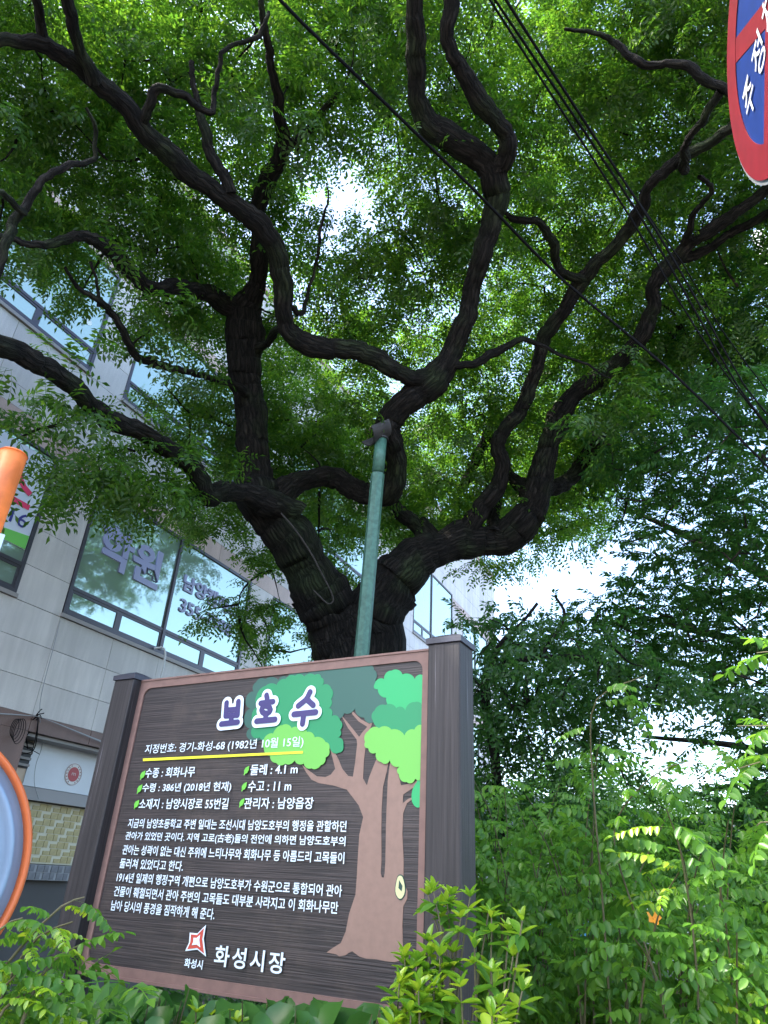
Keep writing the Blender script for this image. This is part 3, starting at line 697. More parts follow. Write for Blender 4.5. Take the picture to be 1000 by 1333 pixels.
for e in (-.11, .11):
    for rr in (.15, .16):
        for i in range(n_ + 1):
            t = math.pi * (1.08 + .84 * i / n_)
            V_.append(tuple(cc + ax * e + sidev * rr * math.cos(t) + upv * rr * math.sin(t)))
m_ = n_ + 1
for i in range(n_):
    F_ += [(i, i + 1, 2 * m_ + i + 1, 2 * m_ + i), (m_ + i, 3 * m_ + i, 3 * m_ + i + 1, m_ + i + 1), (i, m_ + i, m_ + i + 1, i + 1), (2 * m_ + i, 2 * m_ + i + 1, 3 * m_ + i + 1, 3 * m_ + i)]
cr.v, cr.f, cr.m = V_, F_, [0] * len(F_); cr.build("cradle", M_cup, pole)
MB().cyl(tuple(h * .999), tuple(h + np.array([0, 0, .012])), .075, .075, 16).build("top_plate", M_cup, pole)
MB().box(-.14, .14, -.14, .14, 0, .02).build("base_plate", M_pgreen, pole)

# ================================================================== RIGHT DARK TREE
TR = np.array([6.6, 7.6, 0]); rt = empty("zelkova_tree", TR, 0, "dark dense tree with narrow leaves filling the right side", "tree")
g = np.random.default_rng(5)
rtl = [[(0, 0, 0, .3), (-.1, .05, 1.6, .24), (-.3, .1, 3.2, .2), (-.5, .2, 5, .14), (-.8, .3, 7, .08)],
       [(-.25, .1, 2.6, .13), (-1.2, 0, 3.6, .09), (-2.2, .1, 4.2, .06), (-3.1, .3, 4.5, .03)],
       [(-.4, .15, 4, .11), (-1.3, .6, 5.2, .08), (-2.3, 1, 6.1, .05), (-3, 1.2, 6.6, .025)],
       [(-.3, .1, 3.4, .1), (-.9, -.9, 4.4, .07), (-1.5, -1.6, 5, .04)],
       [(-.2, .1, 2.2, .1), (-1.0, .5, 2.9, .07), (-2.1, .9, 3.2, .04), (-3.2, 1.1, 3.3, .02)]]
tubes_obj("trunk", rtl[:1], M_bark2, rt, 20, .08, 3)
rn = [np.array(catmull(rtl[0], .15))]
for k, q in enumerate(rtl[1:]): tubes_obj("limb", [q], M_bark2, rt, 10, .06, 9 + k); rn.append(catmull(q, .15))
GR = ["0000000000000000000000", "0000000000000000000000", "0000000000000000000000", "0000000000000000000000",
      "0000000000000000000012", "0000000000000000001124", "0000000000000000012445", "0000000000000000135667",
      "0000000000000001357889", "0000000000000002577999", "0000000000000004679999", "0000000000000015799999",
      "00000000000001378999", "00000000000000016999", "00000000000000002899", "00000000000000039999", "00000000000037999999",
      "00000000000028999999", "00000000000013530149", "00000000000000000028", "00000000000000000038", "00000000000000000379",
      "00000000000000000478", "00000000000000000468", "00000000000000000467"]
GR = [r[:20] for r in GR]
RfR = lambda x, y: (8.7, 10.9) if y < 520 else (6.6 + max(0, 1000 - x) / 300 * 1.2, 9.0 + max(0, 1000 - x) / 300 * 1.2)
Cr, Qr = cells(GR, (0, 0, 4), g, 34, RfR, .2)
simple_leaf = lambda l, w: (lambda g: (lambda v, f: (v @ rot('x', g.normal() * .4).T, f))(*leaflet(l * g.uniform(.8, 1.15), w)))
protoB = [twiglet(np.random.default_rng(80 + k), L=.34, n=22, leaf=simple_leaf(.085, .028), ang=1.0, grav=.5) for k in range(6)]
V, F = scatter(protoB, Qr, g, tilt=.4)
tag(obj("foliage", mesh_np("foliage", V - TR, F, M_leafB), rt), kind="stuff")
tag(tubes_obj("twigs", connect(rn, Cr - TR, g, 2.5, .02), M_bark2, rt, 5, 0, 0, 0), kind="stuff")

# ================================================================== SMALL CROOKED TREE BESIDE THE SIGN
TS = P(655, 1180, 6.2); TS[2] = 0
st = empty("small_tree", TS, 0, "small tree with crooked dark branches just right of the sign's right post", "tree")
def lim2(pts, O_):
    return [(*(P(x, y, R) - O_), r * depth_px(P(x, y, R))) for x, y, r, R in pts]
sl = [[(0, 0, 0, .07)] + lim2([(648, 1040, 7, 6.2), (640, 960, 6, 6.2), (632, 905, 6, 6.2), (640, 870, 5, 6.2)], TS),
      lim2([(630, 890, 5, 6.2), (650, 868, 5, 6.2), (675, 860, 4, 6.2), (710, 855, 3, 6.3), (760, 856, 3, 6.4), (800, 870, 2, 6.5)], TS),
      lim2([(655, 895, 4, 6.3), (660, 915, 4, 6.3), (672, 922, 4, 6.2), (685, 912, 4, 6.1), (684, 895, 3, 6.1), (690, 870, 2, 6.2)], TS),
      lim2([(640, 870, 4, 6.2), (650, 840, 3, 6.2), (680, 810, 2, 6.2), (700, 785, 2, 6.2)], TS),
      lim2([(700, 858, 3, 6.3), (720, 830, 2, 6.3), (735, 800, 2, 6.3), (722, 775, 1.5, 6.3)], TS)]
tubes_obj("trunk", sl[:1], M_bark, st, 12, .06, 3, .05)
sn = [catmull(sl[0], .1)]
for k, q in enumerate(sl[1:]): tubes_obj("limb", [q], M_bark, st, 8, .05, 4 + k, .04); sn.append(catmull(q, .1))
GS = ["000000000000", "000132000000", "026442100000", "068887642100", "289999987642", "399999987776", "699999999999", "799999999999", "889999887765", "888876553222", "888765532211", "887654433333", "777655555555", "666655555555"]
g = np.random.default_rng(6)
Cs, Qs = cells(GS, (0, 0, 0), g, 6, lambda x, y: (5.6, 7.0), .12, 4, 590, 730, 25)
leafS = lambda g: pinnate(g, L=.17, pairs=3, ll=.06, lw=.027, droop=.7, hang=.5)
protoS = [twiglet(np.random.default_rng(60 + k), L=.28, n=6, leaf=leafS, grav=.6) for k in range(5)]
V, F = scatter(protoS, Qs, g, tilt=.4)
tag(obj("foliage", mesh_np("foliage", V - TS, F, M_leafB), st), kind="stuff")
tag(tubes_obj("twigs", connect(sn, Cs - TS, g, 1.2, .01), M_bark, st, 5, 0, 0, 0), kind="stuff")

# ================================================================== SIGN
k_ = 1.5
Sd = np.array([math.sin(RAD(-60.33)), math.cos(RAD(-60.33)), 0])
Qk = CAM + ray(553, 849) * 1.6 * k_; SO = Qk + Sd * .912 * k_; SO[2] = 0
sxd = -Sd; syd = np.array([-Sd[1], Sd[0], 0]); syd = syd if syd @ (SO - CAM) > 0 else -syd
syaw = math.atan2(sxd[1], sxd[0])
def sp(px, py, y=0.0):
    v = ray(px, py); t = ((SO + syd * y - CAM) @ syd) / (v @ syd); X = CAM + t * v
    return (float((X - SO) @ sxd), float(X[2]))
sign = empty("information_board", SO, syaw, "dark brown wooden information board about the protected tree, with white Korean text", "sign")
# stained planed wood with fine horizontal ridges
m, n, l, b = new_mat("board_wood"); b.inputs["Roughness"].default_value = .5
tc = n.new("ShaderNodeTexCoord"); mp = n.new("ShaderNodeMapping"); mp.inputs["Scale"].default_value = (1.6, 1, 90); l.new(tc.outputs["Object"], mp.inputs[0])
t = n.new("ShaderNodeTexNoise"); t.inputs["Scale"].default_value = 2.2; t.inputs["Detail"].default_value = 5; t.inputs["Distortion"].default_value = .15; l.new(mp.outputs[0], t.inputs[0])
r = n.new("ShaderNodeValToRGB"); r.color_ramp.elements[0].position = .38; r.color_ramp.elements[1].position = .68
r.color_ramp.elements[0].color = (.015, .0115, .0115, 1); r.color_ramp.elements[1].color = (.054, .040, .038, 1); l.new(t.outputs[0], r.inputs[0])
t2 = n.new("ShaderNodeTexNoise"); t2.inputs["Scale"].default_value = 3; t2.inputs["Detail"].default_value = 7; t2.inputs["Roughness"].default_value = .7; l.new(tc.outputs["Object"], t2.inputs[0])
r2 = n.new("ShaderNodeValToRGB"); r2.color_ramp.elements[0].position = .5; r2.color_ramp.elements[1].position = .72; r2.color_ramp.elements[1].color = (.6, .6, .6, 1); l.new(t2.outputs[0], r2.inputs[0])
mx = n.new("ShaderNodeMix"); mx.data_type = 'RGBA'; l.new(r2.outputs[0], mx.inputs[0]); l.new(r.outputs[0], mx.inputs[6]); mx.inputs[7].default_value = (.09, .065, .05, 1); l.new(mx.outputs[2], b.inputs["Base Color"])
bp = n.new("ShaderNodeBump"); bp.inputs["Strength"].default_value = .5; bp.inputs["Distance"].default_value = .004; l.new(t.outputs[0], bp.inputs["Height"]); l.new(bp.outputs[0], b.inputs["Normal"])
M_board_w = m
def stained(name, c1, c2):
    m, n, l, b = new_mat(name); b.inputs["Roughness"].default_value = .6
    tc = n.new("ShaderNodeTexCoord"); mp = n.new("ShaderNodeMapping"); mp.inputs["Scale"].default_value = (70, 70, 1.3); l.new(tc.outputs["Object"], mp.inputs[0])
    t = n.new("ShaderNodeTexNoise"); t.inputs["Scale"].default_value = 1.7; t.inputs["Detail"].default_value = 6; t.inputs["Roughness"].default_value = .6; l.new(mp.outputs[0], t.inputs[0])
    r = n.new("ShaderNodeValToRGB"); r.color_ramp.elements[0].position = .35; r.color_ramp.elements[1].position = .66
    r.color_ramp.elements[0].color = (*c1, 1); r.color_ramp.elements[1].color = (*c2, 1)
    e = r.color_ramp.elements.new(.74); e.color = (.19, .175, .19, 1); l.new(t.outputs[0], r.inputs[0])
    t3 = n.new("ShaderNodeTexNoise"); t3.inputs["Scale"].default_value = 6; t3.inputs["Detail"].default_value = 9; t3.inputs["Roughness"].default_value = .75; l.new(tc.outputs["Object"], t3.inputs[0])
    r3 = n.new("ShaderNodeValToRGB"); r3.color_ramp.elements[0].position = .62; r3.color_ramp.elements[1].position = .74; r3.color_ramp.elements[1].color = (.55, .55, .55, 1); l.new(t3.outputs[0], r3.inputs[0])
    mx = n.new("ShaderNodeMix"); mx.data_type = 'RGBA'; l.new(r3.outputs[0], mx.inputs[0]); l.new(r.outputs[0], mx.inputs[6]); mx.inputs[7].default_value = (.12, .11, .10, 1); l.new(mx.outputs[2], b.inputs["Base Color"])
    bp = n.new("ShaderNodeBump"); bp.inputs["Strength"].default_value = .6; bp.inputs["Distance"].default_value = .003; l.new(t.outputs[0], bp.inputs["Height"]); l.new(bp.outputs[0], b.inputs["Normal"])
    return m
M_postw = stained("post_stain", (.012, .0095, .0095), (.038, .031, .031))
M_capw = simple("cap_stain", (.03, .03, .045), .5, noise=.3, scale=12)
M_brd = simple("border_paint", (.185, .105, .085), .6, noise=.1, scale=25, bump=.08)
BW, Z0, Z1 = 1.396, 1.214, 2.272
MB().box(.0, BW, .004, .045, Z0 + .002, Z1 - .002).build("board", M_board_w, sign)
# painted border: outer rectangle minus rounded inner rectangle
fr = MB(); inn = []; ix0, ix1, iz0, iz1, rc = .030, 1.362, 1.244, 2.240, .035
for cx, cz, a0 in ((ix1 - rc, iz0 + rc, -90), (ix1 - rc, iz1 - rc, 0), (ix0 + rc, iz1 - rc, 90), (ix0 + rc, iz0 + rc, 180)):
    for i in range(7): a = RAD(a0 + 15 * i); inn.append((cx + rc * math.cos(a), cz + rc * math.sin(a)))
outc = []
for x_, z_ in inn:
    outc.append((0.0 if x_ < .1 and False else x_, z_))
corners = [(BW, Z0), (BW, Z1), (0, Z1), (0, Z0)]
for ci in range(4):
    arc = inn[ci * 7:(ci + 1) * 7]; nxt = inn[((ci + 1) % 4) * 7]; c = corners[ci]; c2 = corners[(ci + 1) % 4]
    fr.prism([c] + list(reversed(arc)), -.002, .0038)
    fr.prism([c, c2, nxt, arc[-1]], -.002, .0038)
fr.build("border", M_brd, sign)
MB().box(0, BW, -.006, .05, Z1 - .001, Z1 + .006).build("top_rail", M_brd, sign)
MB().box(0, BW, -.006, .05, Z0 - .008, Z0 + .001).build("bottom_rail", M_brd, sign)
def post(x0, w, y0, d, zt):
    p = MB().box(x0, x0 + w, y0, y0 + d, 0, zt - .024).build("post", M_postw, sign, bevel=.005)
    c = MB(); e = .006; c.box(x0 - e, x0 + w + e, y0 - e, y0 + d + e, zt - .024, zt - .004)
    b = len(c.v); c.v += [(x0 - e, y0 - e, zt - .004), (x0 + w + e, y0 - e, zt - .004), (x0 + w + e, y0 + d + e, zt - .004), (x0 - e, y0 + d + e, zt - .004),
                          (x0 + w * .3, y0 + d * .3, zt + .016), (x0 + w * .7, y0 + d * .3, zt + .016), (x0 + w * .7, y0 + d * .7, zt + .016), (x0 + w * .3, y0 + d * .7, zt + .016)]
    c.f += [tuple(b + i for i in q) for q in BOXF[1:]]; c.m += [0] * 5
    c.build("cap", M_capw, p); return p
post(-.120, .119, -.045, .12, 2.30); pr_ = post(1.398, .119, -.038, .12, 2.305)
# ---- printed picture
def px_poly(name, pts, mat, y, scal=0, off=(0, 0), sc_=1.0, par=sign):
    P2 = [sp(off[0] + a * sc_, off[1] + b * sc_) for a, b in pts]
    if scal:
        out = []; n = len(P2)
        ar = sum(P2[i][0] * P2[(i + 1) % n][1] - P2[(i + 1) % n][0] * P2[i][1] for i in range(n)); sg = 1 if ar > 0 else -1
        for i in range(n):
            a, b = Vector(P2[i]), Vector(P2[(i + 1) % n]); d = b - a; nrm = Vector((d.y, -d.x)).normalized() * sg
            straight = min(a.x, b.x) > 1.353
            for s_ in range(7):
                t = s_ / 7; p = a + d * t + (Vector((0, 0)) if straight else nrm * scal * math.sin(math.pi * t) ** .7); p.x = min(p.x, 1.362); out.append((p.x, p.y))
        P2 = out
    return MB().prism(P2, y, y + .0012).build(name, mat, par)
cD = simple("print_dark_green", (.022, .095, .072), .5); cM = simple("print_green", (.008, .23, .085), .5); cB = simple("print_bright_green", (.015, .35, .11), .5)
cL = simple("print_light_green", (.14, .44, .07), .5); cT = simple("print_brown", (.235, .145, .11), .55, noise=.06, scale=40); cK = simple("print_line", (.01, .05, .04), .5)
pic = px_poly("tree_picture_trunk", [(80, 625), (115, 655), (150, 680), (190, 684), (215, 672), (236, 645), (222, 590), (205, 525), (228, 555), (250, 600), (268, 645), (295, 678), (318, 682), (328, 620), (338, 530), (335, 508), (295, 455), (262, 393), (290, 425), (322, 465), (347, 497), (362, 475), (385, 450), (345, 425), (318, 395), (300, 358), (325, 385), (355, 415), (395, 436), (412, 422), (395, 470), (380, 520), (370, 600), (365, 690), (383, 722), (395, 680), (415, 630), (430, 595), (485, 610), (475, 660), (458, 730), (452, 830), (450, 940), (451, 1071), (447, 1130), (452, 1150), (461, 1152), (466, 1130), (469, 1071), (472, 900), (480, 700), (490, 620), (520, 600), (528, 660), (542, 722), (590, 712), (636, 690), (634, 705), (595, 735), (552, 765), (550, 805), (575, 785), (598, 776), (600, 783), (570, 805), (552, 850), (548, 950), (554, 1071), (553, 1150), (558, 1185), (572, 1215), (570, 1250), (552, 1285), (548, 1370), (550, 1450), (553, 1500), (540, 1538), (510, 1545), (470, 1540), (430, 1532), (380, 1528), (350, 1520), (315, 1494), (300, 1500), (285, 1512), (255, 1518), (240, 1508), (195, 1500), (222, 1480), (262, 1455), (285, 1400), (300, 1320), (330, 1230), (336, 1150), (340, 1071), (348, 950), (366, 870), (345, 815), (290, 742), (225, 722), (160, 712), (125, 695), (100, 660)], cT, .0022, 0, (370, 820), 1 / 3.571)
dk = [(330, 900), (333, 888), (345, 884), (362, 885), (374, 882), (384, 876), (400, 877), (407, 872), (413, 868), (427, 872), (434, 866), (446, 861), (462, 864), (474, 864), (487, 872), (488, 886), (497, 897), (504, 908), (508, 916), (500, 924), (492, 932), (486, 940), (474, 934), (462, 922), (448, 928), (436, 936), (420, 945), (400, 950), (370, 950), (340, 962), (322, 960), (325, 948), (318, 935), (326, 922), (320, 910)]
px_poly("tree_picture_crown", dk, cD, .0010, .010, par=sign)
md = [(334, 906), (346, 893), (360, 892), (372, 884), (384, 880), (396, 881), (410, 879), (418, 882), (420, 892), (431, 896), (431, 910), (428, 922), (432, 932), (443, 938), (443, 950), (440, 960), (447, 970), (441, 980), (430, 974), (426, 966), (412, 963), (400, 956), (385, 950), (370, 952), (352, 962), (338, 960), (327, 955), (334, 944), (328, 932), (336, 920)]
px_poly("tree_picture_crown", md, cM, -.0004, .009, par=sign)
lt = [(344, 962), (356, 955), (368, 944), (380, 948), (391, 950), (400, 953), (410, 960), (424, 966), (429, 976), (424, 986), (418, 996), (406, 1000), (396, 994), (384, 990), (372, 994), (360, 993), (352, 984), (344, 974)]
px_poly("tree_picture_crown", lt, cL, -.0018, .008, par=sign)
rb = [(500, 884), (510, 873), (524, 878), (540, 884), (552, 880), (552, 925), (538, 916), (527, 926), (512, 921), (503, 908), (492, 897), (488, 890)]
px_poly("tree_picture_crown", rb, cB, -.0004, .010, par=sign)
r2_ = [(486, 938), (488, 925), (502, 918), (516, 922), (528, 925), (540, 914), (552, 922), (552, 950), (540, 950), (528, 960), (514, 952), (500, 950)]
px_poly("tree_picture_crown", r2_, cM, -.0016, .009, par=sign)
r3_ = [(476, 966), (480, 952), (494, 948), (510, 950), (527, 958), (540, 950), (552, 945), (552, 1010), (541, 1014), (530, 1018), (520, 1008), (521, 998), (508, 990), (497, 992), (490, 980), (480, 974)]
px_poly("tree_picture_crown", r3_, cL, -.0028, .009, par=sign)
px_poly("tree_picture_crown", [(536, 1036), (543, 1018), (548, 1012), (549, 1048), (541, 1050)], cB, -.0004, .005, par=sign)
kn = [(521 + 7 * math.cos(a) * (1 + .1 * math.sin(3 * a)), 1155 + 17 * math.sin(a)) for a in np.linspace(0, 2 * math.pi, 18, endpoint=False)]
px_poly("knot_outline", kn, cK, .0010, 0)
px_poly("knot", [(521 + (a - 521) * .86, 1155 + (b_ - 1155) * .9) for a, b_ in kn], simple("print_cream", (.55, .55, .28), .5), -.0002, 0)
px_poly("knot_eye", [(520, 1146), (524, 1153), (523, 1160), (519, 1156)], cK, -.0014, 0)
# ---- lettering
M_txt = simple("print_white", (.70, .80, .86), .5); M_navy2 = simple("print_navy", (.035, .025, .13), .45); M_yel = simple("print_yellow", (.75, .72, .03), .5)
def stext(body_, x, z, w, h, mat=M_txt, off=.012, y=-.0034, **kw):
    o = obj("lettering", text_mesh(body_, "lettering", mat, w, h, offset=off, **kw), sign); o.location = (x, y, z); return o
def strokes(name, segs, rad, mat, y):
    m_ = MB(); k = 0
    for seg_ in segs:
        P_ = [Vector(sp(*q)) for q in seg_]
        for a, b_ in zip(P_[:-1], P_[1:]):
            an = math.atan2((b_ - a).y, (b_ - a).x); pts = [(b_.x + rad * math.cos(an + t), b_.y + rad * math.sin(an + t)) for t in np.linspace(-math.pi / 2, math.pi / 2, 9)]
            pts += [(a.x + rad * math.cos(an + t), a.y + rad * math.sin(an + t)) for t in np.linspace(math.pi / 2, 3 * math.pi / 2, 9)]
            m_.prism(pts, y - k * .00012, y + .0012 - k * .00012); k += 1
    return m_.build(name, mat, sign)
def c5(*q): return [(100 + a / 3.3333, 820 + b_ / 3.3333) for a, b_ in q]
def c6(*q): return [(370 + a / 3.5714, 820 + b_ / 3.5714) for a, b_ in q]
ring_ = [(826 + 19 * math.cos(t), 348 + 17 * math.sin(t)) for t in np.linspace(0, 2 * math.pi, 11)]
GLY = [[c5((655, 318), (651, 375)), c5((706, 312), (702, 372)), c5((653, 350), (703, 346)), c5((652, 375), (701, 371)), c5((677, 375), (674, 402)), c5((632, 410), (703, 402))],
       [c5((828, 285), (831, 300)), c5((803, 320), (856, 313)), c5(*ring_), c5((826, 368), (825, 388)), c5((786, 398), (866, 390))],
       [c6((125, 290), (108, 325), (70, 355)), c6((108, 322), (140, 352)), c6((50, 394), (152, 384)), c6((97, 390), (90, 438))]]
for gl in GLY:
    strokes("title_letter", gl, .0245, M_txt, -.0046); strokes("title_letter", gl, .0108, M_navy2, -.0076)
stext("지정번호: 경기-화성-68 (1982년 10월 15일)", .108, 1.961, .785, .042, off=.006)
px_poly("underline", [(187, 987.6), (395, 977.8), (395, 981), (187, 991)], M_yel, -.0034)
for body_, x_, z_, w_ in (("수종 : 회화나무", .137, 1.891, .262), ("수령 : 386년 (2018년 현재)", .137, 1.833, .452), ("소재지 : 남양시장로 55번길", .137, 1.776, .450),
                          ("둘레 : 4.1 m", .668, 1.891, .212), ("수고 : 11 m", .668, 1.834, .192), ("관리자 : 남양읍장", .660, 1.777, .300)):
    stext(body_, x_, z_ - .018, w_, .038)
M_lic = simple("print_lime", (.14, .50, .05), .5)
for px_, py_ in ((187, 1009), (183, 1027), (179, 1047), (322, 1003), (319, 1024), (316, 1045)):
    px_poly("leaf_mark", [(px_ - .5 + .72 * a_, py_ + .72 * b_) for a_, b_ in ((-4, 6), (-4, 0), (-1, -5), (5, -8), (4, 0), (1, 5), (-2, 6), (-4, 9), (-5, 8))], M_lic, -.0034)
para = ["지금의 남양초등학교 주변 일대는 조선시대 남양도호부의 행정을 관할하던", "관아가 있었던 곳이다. 지역 고로(古老)들의 전언에 의하면 남양도호부의", "관아는 성곽이 없는 대신 주위에 느티나무와 회화나무 등 아름드리 고목들이",
        "둘러쳐 있었다고 한다.", "1914년 일제의 행정구역 개편으로 남양도호부가 수원군으로 통합되어 관아", "건물이 훼철되면서 관아 주변의 고목들도 대부분 사라지고 이 회화나무만", "남아 당시의 풍경을 짐작하게 해 준다."]
wid = [1.0, 1.0, 1.0, .322, 1.0, .99, .50]
for i, s in enumerate(para): stext(s, .098, 1.690 - i * .0466, wid[i], .034)
stext("화성시장", .622, 1.283, .285, .058, off=.018, spacing=1.25); stext("화성시", .497, 1.268, .080, .026, off=.02)
M_orl = simple("print_red", (.5, .06, .035), .5)
star = [(269, 1204), (266, 1222), (269, 1245), (258, 1236), (242, 1238), (247, 1227), (248, 1214), (258, 1215)]
for mt, k2, y_ in ((M_txt, 1.0, -.0034), (M_orl, .80, -.0048), (M_txt, .40, -.0062)):
    cx, cy = 257.5, 1225
    px_poly("city_mark", [(cx + (a - cx) * k2, cy + (b_ - cy) * k2) for a, b_ in star], mt, y_)

# ================================================================== ORANGE POLE AND ROAD MIRROR
M_or = simple("orange_paint", (.72, .17, .035), .45, noise=.22, scale=14, bump=.04); M_galv = simple("galvanised", (.5, .52, .55), .35, .8)
pt = P(18, 590, 2.35); mirp = empty("mirror_pole", (pt[0], pt[1], .05), 0, "orange round steel pole at the left edge with a silver clamp", "pole")
rp_ = 17.0 * depth_px(pt)
hh = pt[2] - .05
MB().cyl((0, 0, 0), (0, 0, hh - .006), rp_, rp_, 28).build("pole_shaft", M_or, mirp, True)
for f_ in mirp.children[0].data.polygons: f_.use_smooth = len(f_.vertices) == 4
MB().cyl((0, 0, hh - .006), (0, 0, hh), rp_ + .002, rp_ * .92, 28).build("pole_cap", M_or, mirp)
# clamp near the height where the bracket shows
cz = P(10, 722, 2.2)[2] - .05
md_ = np.array([CAM[0] - pt[0], CAM[1] - pt[1], 0]); md_ /= np.linalg.norm(md_); sdv = np.array([-md_[1], md_[0], 0])
ang = math.atan2(md_[1], md_[0])
clampo = MB().box(rp_ * .8, rp_ + .012, -.045, .05, cz - .045, cz + .045).box(-rp_ - .005, rp_ * .8, rp_ + .001, rp_ + .006, cz - .03, cz + .03).build("clamp", M_galv, mirp, bevel=.002); clampo.rotation_euler = (0, 0, ang)
bo = MB().cyl((rp_ + .012, .03, cz + .015), (rp_ + .022, .03, cz + .015), .012, .009, 6).build("bolt", M_galv, clampo)
# mirror back shell
mc = P(-172, 1130, 2.0); mirror = empty("road_mirror", (mc[0], mc[1], mc[2]), math.atan2(CAM[1] - mc[1], CAM[0] - mc[0]) + RAD(8), "large round blue-grey road mirror with an orange rim at the left edge", "mirror")
Rm = 208 * depth_px(mc) * .93
prof = [(0, .028), (.22, .027), (.36, .022), (.37, .030), (.40, .030), (.41, .020), (.62, .012), (.63, .022), (.67, .022), (.68, .010), (.82, -.002), (.83, .008), (.87, .008), (.88, -.008), (.955, -.016)]
def lathe(name, prof, mat, par, seg=72):
    v, f = [], []
    for rr, xx in prof:
        for i in range(seg): a = 2 * math.pi * i / seg; v.append((xx + .03, Rm * rr * math.cos(a), Rm * rr * math.sin(a)))
    for k in range(len(prof) - 1):
        for i in range(seg): j = (i + 1) % seg; f.append((k * seg + i, (k + 1) * seg + i, (k + 1) * seg + j, k * seg + j))
    m = MB(); m.v, m.f, m.m = v, f, [0] * len(f); return m.build(name, mat, par, True)
lathe("disc", [(max(a, .001), b_) for a, b_ in prof], simple("mirror_shell", (.20, .27, .36), .35, .0, noise=.08, scale=6), mirror)
lathe("rim", [(.95, -.02), (.955, .004), (.975, .010), (1.0, .002), (1.005, -.02), (1.0, -.05), (.95, -.05)], simple("rim_orange", (.60, .13, .03), .4), mirror)
MB().box(-.06, -.02, -.03, .03, -.05, .05).build("bracket", M_galv, mirror)

# ================================================================== NO PARKING SIGN
nc = CAM + ray(1001.17, 12.1) * 1.294
nyaw = 1.306 + math.pi      # local x runs to the reader's right
nps = empty("no_parking_sign", (nc[0], nc[1], nc[2]), 1.306 - math.pi, "round blue no-parking sign with red ring and crossing red bars at the upper right", "sign")
def refl(name, col):
    m, n, l, b = new_mat(name); b.inputs["Roughness"].default_value = .45; b.inputs["Specular IOR Level"].default_value = .25; b.inputs["Base Color"].default_value = (*col, 1)
    tc = n.new("ShaderNodeTexCoord"); t = n.new("ShaderNodeTexNoise"); t.inputs["Scale"].default_value = 25; t.inputs["Detail"].default_value = 8; l.new(tc.outputs["Object"], t.inputs[0])
    r = n.new("ShaderNodeValToRGB"); r.color_ramp.elements[0].position = .3; r.color_ramp.elements[1].position = .7
    r.color_ramp.elements[0].color = (*[c * .8 for c in col], 1); r.color_ramp.elements[1].color = (*[min(1, c * 1.1) for c in col], 1); l.new(t.outputs[0], r.inputs[0]); l.new(r.outputs[0], b.inputs["Base Color"]); return m
M_sb, M_sr = refl("sign_blue", (.002, .018, .12)), refl("sign_red", (.13, .005, .012))
def disc_poly(r0, r1, n=72):
    m = MB()
    for i in range(n):
        a, b_ = 2 * math.pi * i / n, 2 * math.pi * (i + 1) / n
        if r0 < 1e-6: m.prism([(0, 0), (r1 * math.cos(a), r1 * math.sin(a)), (r1 * math.cos(b_), r1 * math.sin(b_))], 0, .001)
        else: m.prism([(r0 * math.cos(a), r0 * math.sin(a)), (r1 * math.cos(a), r1 * math.sin(a)), (r1 * math.cos(b_), r1 * math.sin(b_)), (r0 * math.cos(b_), r0 * math.sin(b_))], 0, .001)
    return m
FY = 0.0
MB().cyl((0, .0042, 0), (0, .018, 0), .306, .306, 72).build("plate", M_galv, nps)
o = disc_poly(0, .233).build("blue_field", M_sb, nps); o.location = (0, FY + .002, 0)
o = disc_poly(.229, .296).build("red_ring", M_sr, nps); o.location = (0, FY, 0)
for s in (1, -1):
    L_, w_ = .232, .024; a = math.pi / 4 * s; dx, dz = math.cos(a), math.sin(a); nx, nz = -dz, dx
    e = -.0002 * s
    for q0, q1 in (((-L_, L_),) if s == 1 else ((-L_, -w_), (w_, L_))):
        MB().prism([(dx * q0 + nx * w_, dz * q0 + nz * w_), (dx * q1 + nx * w_, dz * q1 + nz * w_), (dx * q1 - nx * w_, dz * q1 - nz * w_), (dx * q0 - nx * w_, dz * q0 - nz * w_)], FY + .0008, FY + .0019).build("red_bar", M_sr, nps)
M_sw = simple("sign_white", (.36, .38, .42), .5, noise=.15, scale=40)
for i, ch in enumerate("주정차금지"):
    me = text_mesh(ch, "lettering", M_sw, .062, .085, offset=.01)
    if ch in "차": pass
    obj("lettering", me, nps).location = (-.2 + i * .085 - .0, FY - .0012, -.0425)
MB().cyl((.0, .055, -2.9), (.0, .055, .2), .03, .03, 20).build("sign_pole", M_galv, nps)
for z_ in (-.12, .12): MB().box(-.05, .05, .018, .09, z_ - .015, z_ + .015).build("bracket", M_galv, nps)

